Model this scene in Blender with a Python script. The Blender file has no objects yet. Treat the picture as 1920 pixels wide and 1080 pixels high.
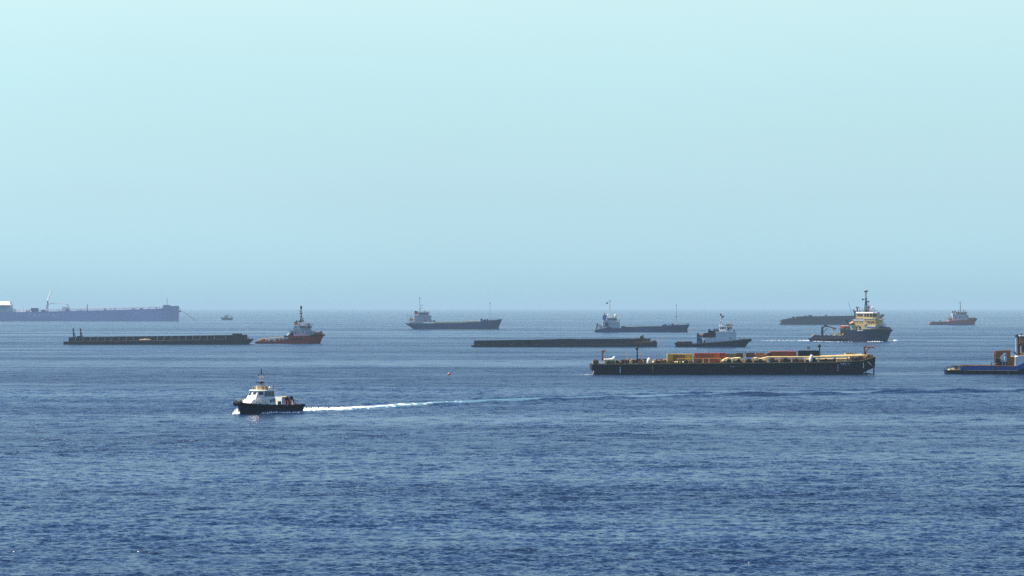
import bpy, bmesh, math, random
import numpy as np
from mathutils import Vector, Matrix
R = math.radians
scene = bpy.context.scene
col = scene.collection

# ------------------------------------------------------------------ camera, world, sun, exposure
CAM_H = 22.0            # eye height above the water
FPX = 6061.0            # focal length in pixels of a 1920 px wide picture
HORIZON = 577.0         # picture row of the horizon
cam_data = bpy.data.cameras.new("camera")
cam = bpy.data.objects.new("camera", cam_data)
col.objects.link(cam)
cam_data.sensor_width = 36.0
cam_data.lens = 36.0 * FPX / 1920.0
cam_data.clip_start = 1.0
cam_data.clip_end = 200000.0
cam.location = (0, 0, CAM_H)
cam.rotation_euler = (R(90) + math.atan((HORIZON - 540.0) / FPX), 0, 0)
scene.camera = cam

SUN_EL, SUN_AZ = 55.0, -82.0      # azimuth from +Y (view direction) towards +X
world = bpy.data.worlds.new("World")
scene.world = world
world.use_nodes = True
world.cycles.sampling_method = 'NONE'
wn, wl = world.node_tree.nodes, world.node_tree.links
wn.clear()
sky = wn.new("ShaderNodeTexSky")
sky.sky_type = 'NISHITA'
sky.sun_disc = False
sky.sun_elevation = R(SUN_EL)
sky.sun_rotation = R(SUN_AZ)
sky.altitude = 0.0
sky.air_density = 1.0
sky.dust_density = 0.5
sky.ozone_density = 1.0
# sky tint by height; made bluer and dimmer above the view to darken water
tc = wn.new("ShaderNodeTexCoord")
sep = wn.new("ShaderNodeSeparateXYZ")
wl.new(tc.outputs["Generated"], sep.inputs[0])
ramp = wn.new("ShaderNodeValToRGB")
cr = ramp.color_ramp
cr.interpolation = 'LINEAR'
SKY_STOPS = [(0.0, (0.315, 0.575, 0.93)), (0.0129, (0.336, 0.556, 0.870)), (0.0333, (0.370, 0.530, 0.735)), (0.0537, (0.428, 0.556, 0.662)),
             (0.0705, (0.490, 0.606, 0.652)), (0.094, (0.619, 0.683, 0.645)), (0.16, (0.55, 0.65, 0.71)), (0.32, (0.48, 0.60, 0.775)), (0.7, (0.48, 0.60, 0.80))]
while len(cr.elements) < len(SKY_STOPS):
    cr.elements.new(0.5)
for e, (p, c) in zip(cr.elements, SKY_STOPS):
    e.position = p
    e.color = (*c, 1)
wl.new(sep.outputs["Z"], ramp.inputs[0])
mul = wn.new("ShaderNodeMix")
mul.data_type = 'RGBA'
mul.blend_type = 'MULTIPLY'
mul.inputs[0].default_value = 1.0
wl.new(sky.outputs[0], mul.inputs[6])
wl.new(ramp.outputs[0], mul.inputs[7])
bg = wn.new("ShaderNodeBackground")
bg.inputs["Strength"].default_value = 0.1104
# thin uneven veil in the air
vm = wn.new("ShaderNodeMapping"); vm.inputs["Scale"].default_value = (2.2, 2.2, 5.0)
wl.new(tc.outputs["Generated"], vm.inputs[0])
vn = wn.new("ShaderNodeTexNoise"); vn.inputs["Scale"].default_value = 1.6; vn.inputs["Detail"].default_value = 4.0
wl.new(vm.outputs[0], vn.inputs["Vector"])
vr = wn.new("ShaderNodeMapRange"); vr.inputs[1].default_value = 0.3; vr.inputs[2].default_value = 0.7; vr.inputs[3].default_value = 0.97; vr.inputs[4].default_value = 1.03
wl.new(vn.outputs[0], vr.inputs[0])
mul2 = wn.new("ShaderNodeMix"); mul2.data_type = 'RGBA'; mul2.blend_type = 'MULTIPLY'; mul2.inputs[0].default_value = 1.0
wl.new(mul.outputs[2], mul2.inputs[6]); wl.new(vr.outputs[0], mul2.inputs[7])
wl.new(mul2.outputs[2], bg.inputs[0])
wo = wn.new("ShaderNodeOutputWorld")
wl.new(bg.outputs[0], wo.inputs[0])

sun_d = bpy.data.lights.new("sun", 'SUN')
sun_d.energy = 5.0
sun_d.angle = R(0.53)
sun_d.color = (1.0, 0.91, 0.74)
sun = bpy.data.objects.new("sun", sun_d)
col.objects.link(sun)
sun_dir = Vector((math.cos(R(SUN_EL)) * math.sin(R(SUN_AZ)), math.cos(R(SUN_EL)) * math.cos(R(SUN_AZ)), math.sin(R(SUN_EL))))
sun.rotation_euler = sun_dir.to_track_quat('Z', 'Y').to_euler()
sun.location = sun_dir * 300

vs = scene.view_settings
scene.display_settings.display_device = 'sRGB'
vs.view_transform = 'Standard'
vs.look = 'None'
vs.exposure = 1.1
vs.gamma = 1.0
vs.use_curve_mapping = False
scene.render.engine = 'CYCLES'
cy = scene.cycles
cy.max_bounces = 6
cy.diffuse_bounces = 3
cy.glossy_bounces = 3
cy.transmission_bounces = 3
cy.transparent_max_bounces = 8
cy.volume_bounces = 1
cy.caustics_reflective = False
cy.caustics_refractive = False
cy.sample_clamp_indirect = 8.0
cy.sample_clamp_direct = 1.6
cy.use_adaptive_sampling = False
cy.use_denoising = False
scene.render.film_transparent = False

HAZE_DENSITY = 0.55e-4
HAZE_COLOR = (0.39, 0.568, 0.69)

WATER_BASE = (0.004, 0.015, 0.042)
WATER_ROUGH = (0.20, 0.29)

# ------------------------------------------------------------------ helpers
def tag(o, label=None, cat=None, group=None, kind=None):
    if label: o["label"] = label
    if cat: o["category"] = cat
    if group: o["group"] = group
    if kind: o["kind"] = kind
    return o

MATS = {}
def paint(name, c, rough=0.55, dirt=0.25, dirt_col=(0.10, 0.045, 0.02), scale=0.8, metal=0.0, spec=0.35, streak=True):
    """weathered ship paint: a base colour with rust and grime patches that run down the plate"""
    if name in MATS: return MATS[name]
    m = bpy.data.materials.new(name); m.use_nodes = True
    n, l = m.node_tree.nodes, m.node_tree.links
    p = n["Principled BSDF"]
    p.inputs["Roughness"].default_value = rough
    p.inputs["Metallic"].default_value = metal
    p.inputs["Specular IOR Level"].default_value = spec
    t = n.new("ShaderNodeTexCoord")
    mp = n.new("ShaderNodeMapping")
    mp.inputs["Scale"].default_value = (1, 1, 0.35) if streak else (1, 1, 1)
    l.new(t.outputs["Object"], mp.inputs[0])
    nz = n.new("ShaderNodeTexNoise")
    nz.inputs["Scale"].default_value = scale
    nz.inputs["Detail"].default_value = 6.0
    nz.inputs["Roughness"].default_value = 0.65
    l.new(mp.outputs[0], nz.inputs["Vector"])
    mr = n.new("ShaderNodeMapRange")
    mr.inputs[1].default_value = 0.48; mr.inputs[2].default_value = 0.72
    mr.inputs[3].default_value = 0.0; mr.inputs[4].default_value = min(1.0, dirt * 1.6)
    l.new(nz.outputs[0], mr.inputs[0])
    nz2 = n.new("ShaderNodeTexNoise")
    nz2.inputs["Scale"].default_value = scale * 0.23
    nz2.inputs["Detail"].default_value = 3.0
    l.new(mp.outputs[0], nz2.inputs["Vector"])
    hv = n.new("ShaderNodeMapRange")
    hv.inputs[3].default_value = 0.72; hv.inputs[4].default_value = 1.28
    l.new(nz2.outputs[0], hv.inputs[0])
    base = n.new("ShaderNodeMix"); base.data_type = 'RGBA'; base.blend_type = 'MULTIPLY'
    base.inputs[0].default_value = 1.0
    base.inputs[6].default_value = (*c, 1)
    l.new(hv.outputs[0], base.inputs[7])
    mx = n.new("ShaderNodeMix"); mx.data_type = 'RGBA'
    l.new(mr.outputs[0], mx.inputs[0])
    l.new(base.outputs[2], mx.inputs[6])
    mx.inputs[7].default_value = (*dirt_col, 1)
    l.new(mx.outputs[2], p.inputs["Base Color"])
    MATS[name] = m
    return m

# ------------------------------------------------------------------ sea
WIND = R(100)      # direction in which the wind chop runs, measured from +X
def wave_field(x, y, spacing):
    """height and horizontal pull of the wind sea at world points, short waves faded where the mesh is too coarse for them"""
    rng = np.random.default_rng(7)
    h = np.zeros_like(x); dx = np.zeros_like(x); dy = np.zeros_like(x)
    N = 72
    for i in range(N):
        lam = 0.6 * (20.0 / 0.6) ** ((i + rng.random()) / N)
        th = WIND + rng.normal(0, 0.95 if lam < 3 else 0.6)
        k = 2 * math.pi / lam
        slope = 0.055 if lam < 2.5 else (0.026 if lam < 7 else 0.012)
        a = slope / k
        ph = rng.random() * 2 * math.pi
        fade = np.clip((lam / spacing - 1.6) / 1.6, 0, 1)
        # groups: each component swells and dies over some tens of metres
        gph = rng.random(2) * 6.28; gl = lam * (6 + 6 * rng.random())
        grp = 0.65 + 0.35 * np.sin(x / gl * 1.3 + gph[0]) * np.sin(y / gl + gph[1])
        arg = k * (x * math.cos(th) + y * math.sin(th)) + ph
        A = a * fade * grp
        h += A * np.sin(arg)
        c = A * np.cos(arg) * 0.8
        dx -= c * math.cos(th); dy -= c * math.sin(th)
    return h, dx, dy

WAKE_PX = [(556, 771.6), (600, 770), (640, 768), (700, 764.5), (800, 757.5), (900, 753), (1000, 749.2), (1150, 744.8), (1280, 741.6), (1450, 738.4), (1600, 735.8), (1800, 732.2), (2060, 727)]
def wake_coords(x, y):
    """distance astern of the crew boat and sideways offset (negative towards the shore) for points of the water"""
    P = np.array([((px - 960) * CAM_H / (wy - HORIZON), CAM_H * FPX / (wy - HORIZON)) for px, wy in WAKE_PX])
    best = np.full(x.shape, 1e9); along = np.zeros_like(x); side = np.zeros_like(x); s0 = 0.0
    for (ax, ay), (bx, by) in zip(P, P[1:]):
        L = math.hypot(bx - ax, by - ay); ux, uy = (bx - ax) / L, (by - ay) / L
        t = np.clip((x - ax) * ux + (y - ay) * uy, 0, L)
        qx, qy = x - ax - t * ux, y - ay - t * uy
        d = np.hypot(qx, qy)
        m = d < best
        best = np.where(m, d, best); along = np.where(m, s0 + t, along)
        side = np.where(m, np.sign(ux * qy - uy * qx) * d, side)
        s0 += L
    return along, side

def wake_fields(x, y):
    s, q = wake_coords(x, y)
    wob = 0.8 * np.sin(s * 0.23) + 0.6 * np.sin(s * 0.61 + 1.3)
    near = np.abs(q) < 40
    hw = 2.4 + 0.030 * s
    core = np.exp(-((q + wob * .4) / hw) ** 4)
    foam = core * np.interp(s, [0, 14, 32, 60, 90], [1.0, 0.88, 0.50, 0.30, 0.0])
    edge = np.exp(-((q - hw * .7 + wob * .5) / 1.2) ** 2) * np.interp(s, [5, 20, 70, 120], [0, .45, .34, 0])
    foam = np.maximum(foam, edge)
    aer = core * np.interp(s, [0, 20, 70, 110, 200], [1.0, .95, .55, .22, 0.0])
    amp = np.interp(s, [4, 26, 160, 420, 560], [0, .50, 1.0, .90, .70]) * (0.62 + 0.38 * np.sin(s * .19 + 1.0) * np.sin(s * .083))
    off = 5.6 + 0.022 * s
    crest = lambda c, wd: np.exp(-((q - c + wob * .5) / wd) ** 2)
    h = amp * crest(-off, 1.15) + .7 * amp * crest(-off * 1.55, 1.0) + .5 * amp * crest(off * 1.6, 1.4) + core * np.interp(s, [0, 30, 120, 220], [.45, .38, .2, 0])
    calm = np.exp(-((q - 1) / (off * 1.2)) ** 4) * np.interp(s, [0, 40, 350, 560], [.9, .8, .55, .3])
    z = np.zeros_like(x)
    return tuple(np.where(near, v, z) for v in (foam, aer, h, calm))

def sea_height(x, y):
    h, _, _ = wave_field(np.array([float(x)]), np.array([float(y)]), np.array([1.0]))
    return float(h[0])

def build_sea():
    # radii: row spacing follows the square of the distance near the shore, then grows
    radii = [30.0, 60, 100, 150, 190]
    r = 215.0
    while r < 60000:
        radii.append(r)
        if 672 < r < 885: r += 0.75
        elif r < 1500: r += max(0.22, 0.45 * r * r / (CAM_H * FPX))
        elif r < 8000: r *= 1.03
        else: r *= 1.25
    radii.append(60000.0)
    rr = np.array(radii)
    fine = np.linspace(-13.0, 13.0, 821)
    coarse = np.linspace(13.0, 347.0, 60)[1:-1]
    ang = np.radians(np.concatenate([fine, coarse]))
    na, nr = len(ang), len(rr)
    A, RR = np.meshgrid(ang, rr)
    x = RR * np.sin(A); y = RR * np.cos(A)
    sp = np.gradient(rr)[:, None] * np.ones_like(A)
    lat = RR * R(26.0 / 820)
    spacing = np.maximum(sp * 0.8, lat * 1.0)
    inside = (np.abs(A) <= R(13.01))
    spacing = np.where(inside & (RR > 200), spacing, 1e6)
    edge = np.clip((13.0 - np.degrees(np.abs(A))) / 1.0, 0, 1)
    h, dx, dy = wave_field(x, y, spacing)
    h *= edge; dx *= edge; dy *= edge
    foam, aer, wh, calm = wake_fields(x, y)
    h = h * (1 - .6 * calm) + wh
    co = np.stack([x + dx, y + dy, h], -1).reshape(-1, 3)
    i = np.arange(nr - 1)[:, None] * na; j = np.arange(na)[None, :]; j2 = (j + 1) % na
    q = np.stack([i + j, i + na + j, i + na + j2, i + j2], -1).reshape(-1, 4)
    me = bpy.data.meshes.new("sea")
    nv = len(co); nf = len(q)
    me.vertices.add(nv + 1)
    me.vertices.foreach_set("co", np.concatenate([co.ravel(), [0, 0, 0]]).astype(np.float32))
    cap = np.array([[nv, k, (k + 1) % na] for k in range(na)])[:, ::-1]
    loops = np.concatenate([q.ravel(), cap.ravel()]).astype(np.int32)
    me.loops.add(len(loops)); me.loops.foreach_set("vertex_index", loops)
    nft = nf + na
    starts = np.concatenate([np.arange(nf) * 4, nf * 4 + np.arange(na) * 3]).astype(np.int32)
    me.polygons.add(nft)
    me.polygons.foreach_set("loop_start", starts)
    me.polygons.foreach_set("use_smooth", np.ones(nft, dtype=bool))
    for nm, arr in (("foam", foam), ("aerated", aer), ("calm", calm)):
        at_ = me.attributes.new(nm, 'FLOAT', 'POINT')
        at_.data.foreach_set("value", np.append(arr.ravel(), 0).astype(np.float32))
    me.update()
    if me.polygons[10].normal.z < 0: me.flip_normals()
    o = bpy.data.objects.new("sea", me); col.objects.link(o)
    tag(o, "blue wind-rippled sea reaching to the hazy horizon", None, None, "structure")
    me.materials.append(water_material())
    return o

def water_material():
    m = bpy.data.materials.new("sea_water"); m.use_nodes = True
    n, l = m.node_tree.nodes, m.node_tree.links
    p = n["Principled BSDF"]
    p.inputs["IOR"].default_value = 1.333
    geo = n.new("ShaderNodeNewGeometry")
    def noise(lx, ly, detail, rough=0.55, rot=12, kind=None):
        """noise whose features are about lx by ly metres"""
        mp = n.new("ShaderNodeMapping"); mp.inputs["Scale"].default_value = (1 / lx, 1 / ly, 1 / lx)
        mp.inputs["Rotation"].default_value = (0, 0, R(rot))
        l.new(geo.outputs["Position"], mp.inputs[0])
        t = n.new("ShaderNodeTexNoise"); t.inputs["Scale"].default_value = 1.0
        t.inputs["Detail"].default_value = detail; t.inputs["Roughness"].default_value = rough
        l.new(mp.outputs[0], t.inputs["Vector"])
        return t
    def link(s, i):
        if hasattr(s, "is_linked"): l.new(s, i)
        else: i.default_value = s
    def vmath(op, a, b, scale=None):
        v = n.new("ShaderNodeVectorMath"); v.operation = op
        link(a, v.inputs[0])
        if op == 'SCALE': link(scale, v.inputs[3])
        else: link(b, v.inputs[1])
        return v.outputs[0]
    def math_(op, a, b):
        v = n.new("ShaderNodeMath"); v.operation = op
        link(a, v.inputs[0]); link(b, v.inputs[1])
        return v.outputs[0]
    def rng(src, a, b, c, d):
        v = n.new("ShaderNodeMapRange")
        link(src, v.inputs[0])
        for k, q in enumerate((a, b, c, d)): link(q, v.inputs[k + 1])
        return v.outputs[0]
    def attr(name):
        t = n.new("ShaderNodeAttribute"); t.attribute_name = name
        return t.outputs["Fac"]
    calm, aer, foam = attr("calm"), attr("aerated"), attr("foam")
    # gusts: patches and long streaks of rougher and smoother water
    gust = rng(noise(160, 55, 4.0, .6, 4).outputs[0], .34, .66, 0.75, 1.28)
    streak = rng(noise(420, 24, 3.0, .55, 2).outputs[0], .33, .67, 0.70, 1.25)
    band = rng(noise(800, 150, 3.0, .6, 1).outputs[0], .36, .60, 0.48, 1.28)
    gr = math_('MULTIPLY', math_('MULTIPLY', gust, streak), band)
    gr = math_('MULTIPLY', gr, rng(calm, 0, 1, 1, .35))
    # ripples, chop and short swell as slopes
    total = None
    for lx, ly, det, ax, ay in ((0.42, 0.36, 3.0, 1.2, 1.9), (2.2, 1.5, 3.0, .6, 1.25), (14, 10, 3.0, .12, .75), (60, 45, 2.0, .04, .35)):
        c = noise(lx, ly, det, .6).outputs["Color"]
        c = vmath('SUBTRACT', c, (0.5, 0.5, 0.5)); c = vmath('MULTIPLY', c, (ax, ay, 0.0))
        total = c if total is None else vmath('ADD', total, c)
    paw = rng(noise(7.0, 5.0, 3.0, .6).outputs[0], .42, .66, .95, 1.95)
    total = vmath('SCALE', total, None, math_('MULTIPLY', gr, paw))
    nn = vmath('ADD', geo.outputs["Normal"], total)
    nn = vmath('NORMALIZE', nn, (0, 0, 0))
    l.new(nn, p.inputs["Normal"])
    # farther out the waves are smaller than the mesh can hold: their slopes go into the roughness instead
    ln = n.new("ShaderNodeVectorMath"); ln.operation = 'LENGTH'
    l.new(geo.outputs["Position"], ln.inputs[0])
    rough = rng(ln.outputs["Value"], 250, 1000, WATER_ROUGH[0], WATER_ROUGH[1])
    rough = math_('MULTIPLY', rough, rng(ln.outputs["Value"], 1400, 5000, 1.0, .68))
    rough = math_('MULTIPLY', rough, rng(gr, .15, 1.3, .62, 1.18))
    # wake: aerated green-blue water under torn foam
    tear = noise(1.7, 2.6, 4.0, .7).outputs[0]
    ff = rng(math_('ADD', foam, math_('MULTIPLY', math_('SUBTRACT', tear, .5), 2.4)), .42, .62, 0, 1)
    ff = math_('MULTIPLY', ff, rng(foam, .03, .15, 0, 1))
    mix = n.new("ShaderNodeMix"); mix.data_type = 'RGBA'
    l.new(math_('MULTIPLY', aer, .8), mix.inputs[0])
    mix.inputs[6].default_value = (*WATER_BASE, 1); mix.inputs[7].default_value = (0.065, 0.25, 0.30, 1)
    mix2 = n.new("ShaderNodeMix"); mix2.data_type = 'RGBA'
    l.new(ff, mix2.inputs[0]); l.new(mix.outputs[2], mix2.inputs[6]); mix2.inputs[7].default_value = (0.80, 0.84, 0.84, 1)
    l.new(mix2.outputs[2], p.inputs["Base Color"])
    rr = n.new("ShaderNodeMix"); rr.data_type = 'FLOAT'
    l.new(ff, rr.inputs[0]); l.new(rough, rr.inputs[2]); rr.inputs[3].default_value = .9
    l.new(rr.outputs[0], p.inputs["Roughness"])
    return m

def build_haze():
    bpy.ops.mesh.primitive_cube_add(size=1)
    o = bpy.context.object; o.name = "haze"
    bottom, top = -6.0, 58.0
    for v in o.data.vertices:
        v.co = (v.co.x * 124000, v.co.y * 124000, top if v.co.z > 0 else bottom)
    m = bpy.data.materials.new("haze_air"); m.use_nodes = True
    n, l = m.node_tree.nodes, m.node_tree.links
    n.remove(n["Principled BSDF"])
    pv = n.new("ShaderNodeVolumePrincipled")
    pv.inputs["Color"].default_value = (*HAZE_COLOR, 1)
    pv.inputs["Density"].default_value = HAZE_DENSITY
    pv.inputs["Anisotropy"].default_value = 0.0
    l.new(pv.outputs[0], n["Material Output"].inputs["Volume"])
    o.data.materials.append(m)
    tag(o, "pale blue haze hanging over the whole sea", None, None, "stuff")
    return o

# ------------------------------------------------------------------ mesh builder
class MB:
    """collects shapes in one bmesh and links them as ONE mesh object"""
    def __init__(self): self.bm = bmesh.new()
    def face(self, pts):
        return self.bm.faces.new([self.bm.verts.new(p) for p in pts])
    def loft(self, rings, cap=True, closed=True):
        vs = [[self.bm.verts.new(p) for p in r] for r in rings]
        n = len(vs[0])
        for a, b in zip(vs, vs[1:]):
            for i in range(n if closed else n - 1):
                j = (i + 1) % n
                try: self.bm.faces.new((a[i], a[j], b[j], b[i]))
                except ValueError: pass
        if cap and closed:
            self.bm.faces.new(vs[0][::-1]); self.bm.faces.new(vs[-1])
        return self
    def box(self, x0, x1, y0, y1, z0, z1):
        return self.loft([[(x0, y0, z), (x1, y0, z), (x1, y1, z), (x0, y1, z)] for z in (z0, z1)])
    def prism(self, pts, y0, y1):           # outline in x,z pushed along y
        return self.loft([[(x, y, z) for x, z in pts] for y in (y0, y1)])
    def plan(self, pts, z0, z1, top=None):  # outline in x,y raised along z
        return self.loft([[(x, y, z0) for x, y in pts], [(x, y, z1) for x, y in (top or pts)]])
    def tube(self, p, q, r, r2=None, n=6):
        p, q = Vector(p), Vector(q); d = (q - p)
        if d.length < 1e-6: return self
        u = d.orthogonal().normalized(); v = d.normalized().cross(u)
        rings = []
        for c, rad in ((p, r), (q, r if r2 is None else r2)):
            rings.append([c + (u * math.cos(2 * math.pi * i / n) + v * math.sin(2 * math.pi * i / n)) * rad for i in range(n)])
        return self.loft(rings)
    def path(self, pts, r, n=6):
        for a, b in zip(pts, pts[1:]): self.tube(a, b, r, n=n)
        return self
    def ball(self, c, r, n=8, sz=1.0):
        bmesh.ops.create_uvsphere(self.bm, u_segments=n, v_segments=max(4, n // 2 + 1), radius=r,
                                  matrix=Matrix.Translation(c) @ Matrix.Diagonal((1, 1, sz, 1)))
        return self
    def ring(self, c, R_, r, axis='Y', n=14, m=6, sx=1.0):
        rings = []
        for i in range(n):
            a = 2 * math.pi * i / n; pr = []
            for k in range(m):
                b = 2 * math.pi * k / m
                e = R_ + r * math.cos(b); h = r * math.sin(b)
                if axis == 'Y': pr.append((c[0] + e * math.cos(a) * sx, c[1] + h, c[2] + e * math.sin(a)))
                elif axis == 'X': pr.append((c[0] + h, c[1] + e * math.cos(a), c[2] + e * math.sin(a)))
                else: pr.append((c[0] + e * math.cos(a), c[1] + e * math.sin(a), c[2] + h))
            rings.append(pr)
        rings.append(rings[0])
        self.loft(rings, cap=False)
        bmesh.ops.remove_doubles(self.bm, verts=self.bm.verts[-n * m - m:] if False else list(self.bm.verts)[-(n + 1) * m:], dist=1e-5)
        return self
    def hull(self, secs, levels=(0.0, 0.35, 0.7, 1.0), power=1.6, depth=1.6):
        """sections from stern to bow: (x at deck, x at waterline, half beam at deck, half beam at waterline, deck height)"""
        rings = []
        for xd, xw, bd, bw, zd in secs:
            left, right = [], []
            for t in (-1,) + tuple(levels):
                if t < 0: x, b, z = xw, bw * 0.9, -depth
                else:
                    x = xw + (xd - xw) * t; b = bw + (bd - bw) * t ** power; z = zd * t
                left.append((x, b, z)); right.append((x, -b, z))
            rings.append(left[::-1] + right)
        return self.loft(rings)
    def build(self, name, mat, parent=None, label=None, smooth=False, kind=None):
        bmesh.ops.recalc_face_normals(self.bm, faces=self.bm.faces)
        me = bpy.data.meshes.new(name)
        self.bm.to_mesh(me); self.bm.free()
        me.materials.append(mat)
        if smooth:
            me.polygons.foreach_set("use_smooth", [True] * len(me.polygons))
        o = bpy.data.objects.new(name, me); col.objects.link(o)
        if parent: o.parent = parent
        if label: o["label"] = label
        if kind: o["kind"] = kind
        return o

def share(o, parent, loc=(0, 0, 0), rotz=None):
    """a copy that shares the mesh"""
    c = o.copy(); col.objects.link(c); c.parent = parent; c.location = loc
    if rotz is not None: c.rotation_euler.z = rotz
    return c

def at(px, wy):
    """the point of the water seen at a pixel of the 1920 px wide photograph, and the metres per pixel there"""
    d = CAM_H * FPX / (wy - HORIZON)
    return (px - 960.0) * d / FPX, d, d / FPX

def empty(name, loc, rz, label, cat, group=None):
    o = bpy.data.objects.new(name, None); col.objects.link(o)
    o.empty_display_size = 1.0
    o.location = loc; o.rotation_euler.z = rz
    return tag(o, label, cat, group)

def lettering(text, height, mat, parent, loc, width=None, spacing=1.0, name="lettering"):
    cu = bpy.data.curves.new(name, 'FONT')
    cu.body = text; cu.size = height / 0.69; cu.extrude = 0.02; cu.space_character = spacing
    to = bpy.data.objects.new(name, cu); col.objects.link(to)
    bpy.context.view_layer.update()
    me = bpy.data.meshes.new_from_object(to.evaluated_get(bpy.context.evaluated_depsgraph_get()))
    bpy.data.objects.remove(to); bpy.data.curves.remove(cu)
    w = max(v.co.x for v in me.vertices) - min(v.co.x for v in me.vertices)
    k = 1.0 if width is None else width / w
    for v in me.vertices:
        v.co = (v.co.x * k, -v.co.z, v.co.y)
    me.materials.clear(); me.materials.append(mat)
    o = bpy.data.objects.new(name, me); col.objects.link(o); o.parent = parent; o.location = loc
    return o

class Ship:
    """a vessel lying where the photograph shows it; lengths read off the photograph in pixels become metres"""
    def __init__(self, name, label, cat, px0, wy, rot=0.0, group=None, half=0.0):
        x, d, s = at(px0, wy)
        self.px0, self.wy, self.s = px0, wy, s
        self.rot = R(rot)
        self.root = empty(name, (x, d + half, 0), self.rot, label, cat, group)
    def X(self, px): return (px - self.px0) * self.s
    def Z(self, py): return (self.wy - py) * self.s
    def box(self, name, mat, x0, x1, y0, y1, w0, w1, parent=None, label=None):
        return MB().box(self.X(x0), self.X(x1), w0, w1, self.Z(y1), self.Z(y0)).build(name, mat, parent or self.root, label)
    def prism(self, name, mat, pts, w0, w1, parent=None, label=None):
        return MB().prism([(self.X(a), self.Z(b)) for a, b in pts], w0, w1).build(name, mat, parent or self.root, label)
    def hull(self, mat, secs, name="hull", **k):
        return MB().hull([(self.X(a), self.X(b), c, d, self.Z(e)) for a, b, c, d, e in secs], **k).build(name, mat, self.root)
    def P(self, px, py, w=0.0): return (self.X(px), w, self.Z(py))
    def tube(self, name, mat, a, b, r, r2=None, parent=None):
        return MB().tube(self.P(*a), self.P(*b), r, r2).build(name, mat, parent or self.root)
    def windows(self, mat, rects, w, parent, name="window", proud=0.04):
        for a, b, c, d in rects:
            MB().box(self.X(a), self.X(b), w - proud, w + 0.02, self.Z(d), self.Z(c)).build(name, mat, parent)
    def railing(self, mat, pts, h, w, n=10, r=0.035, both=True, name="railing"):
        """pts: deck line in pixels; posts and two rails on one or both sides"""
        mb = MB()
        P3 = [Vector((self.X(a), 0, self.Z(b))) for a, b in pts]
        seg = [(q - p).length for p, q in zip(P3, P3[1:])]; tot = sum(seg)
        def along(t):
            t *= tot
            for (p, q), L in zip(zip(P3, P3[1:]), seg):
                if t <= L + 1e-6: return p.lerp(q, t / L if L else 0)
                t -= L
            return P3[-1]
        for sw in ((w, -w) if both else (w,)):
            off = Vector((0, sw, 0))
            for k in range(n + 1):
                p = along(k / n) + off
                mb.tube(p, p + Vector((0, 0, h)), r, n=4)
            for hh in (h, h * 0.5):
                mb.path([along(k / n) + off + Vector((0, 0, hh)) for k in range(n + 1)], r * 0.9, n=4)
        return mb.build(name, mat, self.root)
    def tyres(self, mat, pts, rad, w, thick=None, parent=None, name="tyre_fender"):
        first = None
        for a, b in pts:
            loc = (self.X(a), w, self.Z(b))
            if first is None:
                first = MB().ring((0, 0, 0), rad * 0.68, thick or rad * 0.32, 'Y', 12, 6).build(name, mat, parent or self.root, smooth=True)
                first.location = loc
            else: share(first, parent or self.root, loc)
    def mast(self, mat, px, base, top, r, w=0.0, stays=(), bars=(), name="mast", radar=None, lamps=()):
        """pole with cross bars (row, reach left, reach right in px) and raking legs"""
        mb = MB()
        mb.tube(self.P(px, base, w), self.P(px, top, w), r, r * 0.55)
        for (qx, qy, wr) in stays:
            mb.tube(self.P(qx, base, w + wr), self.P(px, qy, w), r * 0.6, n=5)
        for (py, l, rr) in bars:
            mb.tube(self.P(px - l, py, w), self.P(px + rr, py, w), r * 0.5, n=5)
            mb.tube(self.P(px, py, w - (l + rr) * self.s * 0.5), self.P(px, py, w + (l + rr) * self.s * 0.5), r * 0.4, n=5)
        m = mb.build(name, mat, self.root)
        if radar:
            for (qx, qy, wd) in radar:
                x, _, z = self.P(qx, qy)
                k = MB().tube((x, w, z - 0.5), (x, w, z), 0.14)
                k.box(x - wd / 2, x + wd / 2, w - 0.12, w + 0.12, z, z + 0.22).build("radar_scanner", M_white, m)
        for (qx, qy) in lamps:
            MB().ball(self.P(qx, qy, w), r * 1.6, 6).build("lamp", M_dark, m)
        return m

# ------------------------------------------------------------------ paints
M_white = paint("white_paint", (0.62, 0.63, 0.62), 0.4, 0.12, (0.30, 0.22, 0.15))
M_greywhite = paint("weathered_white_paint", (0.42, 0.43, 0.44), 0.5, 0.2, (0.25, 0.17, 0.11))
M_cream = paint("cream_paint", (0.72, 0.54, 0.22), 0.5, 0.22, (0.20, 0.10, 0.04), 1.5)
M_black = paint("black_hull_paint", (0.009, 0.008, 0.015), 0.6, 0.16, (0.04, 0.022, 0.014), 0.5, spec=0.1)
M_dark = paint("dark_steel", (0.018, 0.019, 0.022), 0.6, 0.1, (0.05, 0.03, 0.02), spec=0.2)
M_rubber = paint("black_rubber", (0.012, 0.012, 0.012), 0.8, 0.1, (0.05, 0.045, 0.04), spec=0.2)
M_navy = paint("navy_hull_paint", (0.012, 0.013, 0.048), 0.5, 0.08, (0.05, 0.03, 0.02), 0.4, spec=0.2)
M_slate = paint("slate_blue_haze_paint", (0.034, 0.040, 0.130), 0.55, 0.06, (0.10, 0.05, 0.04), 0.2)  # blue chosen so the far coasters' hulls carry some distance haze in their colour
M_redhull = paint("red_brown_hull_paint", (0.34, 0.024, 0.010), 0.55, 0.15, (0.05, 0.025, 0.02), 0.5)
M_redpale = paint("faded_red_paint", (0.40, 0.12, 0.06), 0.6, 0.2, (0.12, 0.06, 0.04), 0.6)
M_orange = paint("orange_paint", (0.50, 0.13, 0.025), 0.5, 0.12, (0.18, 0.06, 0.02))
M_yellow = paint("yellow_paint", (0.60, 0.36, 0.03), 0.5, 0.15, (0.20, 0.10, 0.02))
M_rust = paint("rusty_steel", (0.16, 0.062, 0.022), 0.8, 0.5, (0.05, 0.022, 0.010), 1.6)
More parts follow.
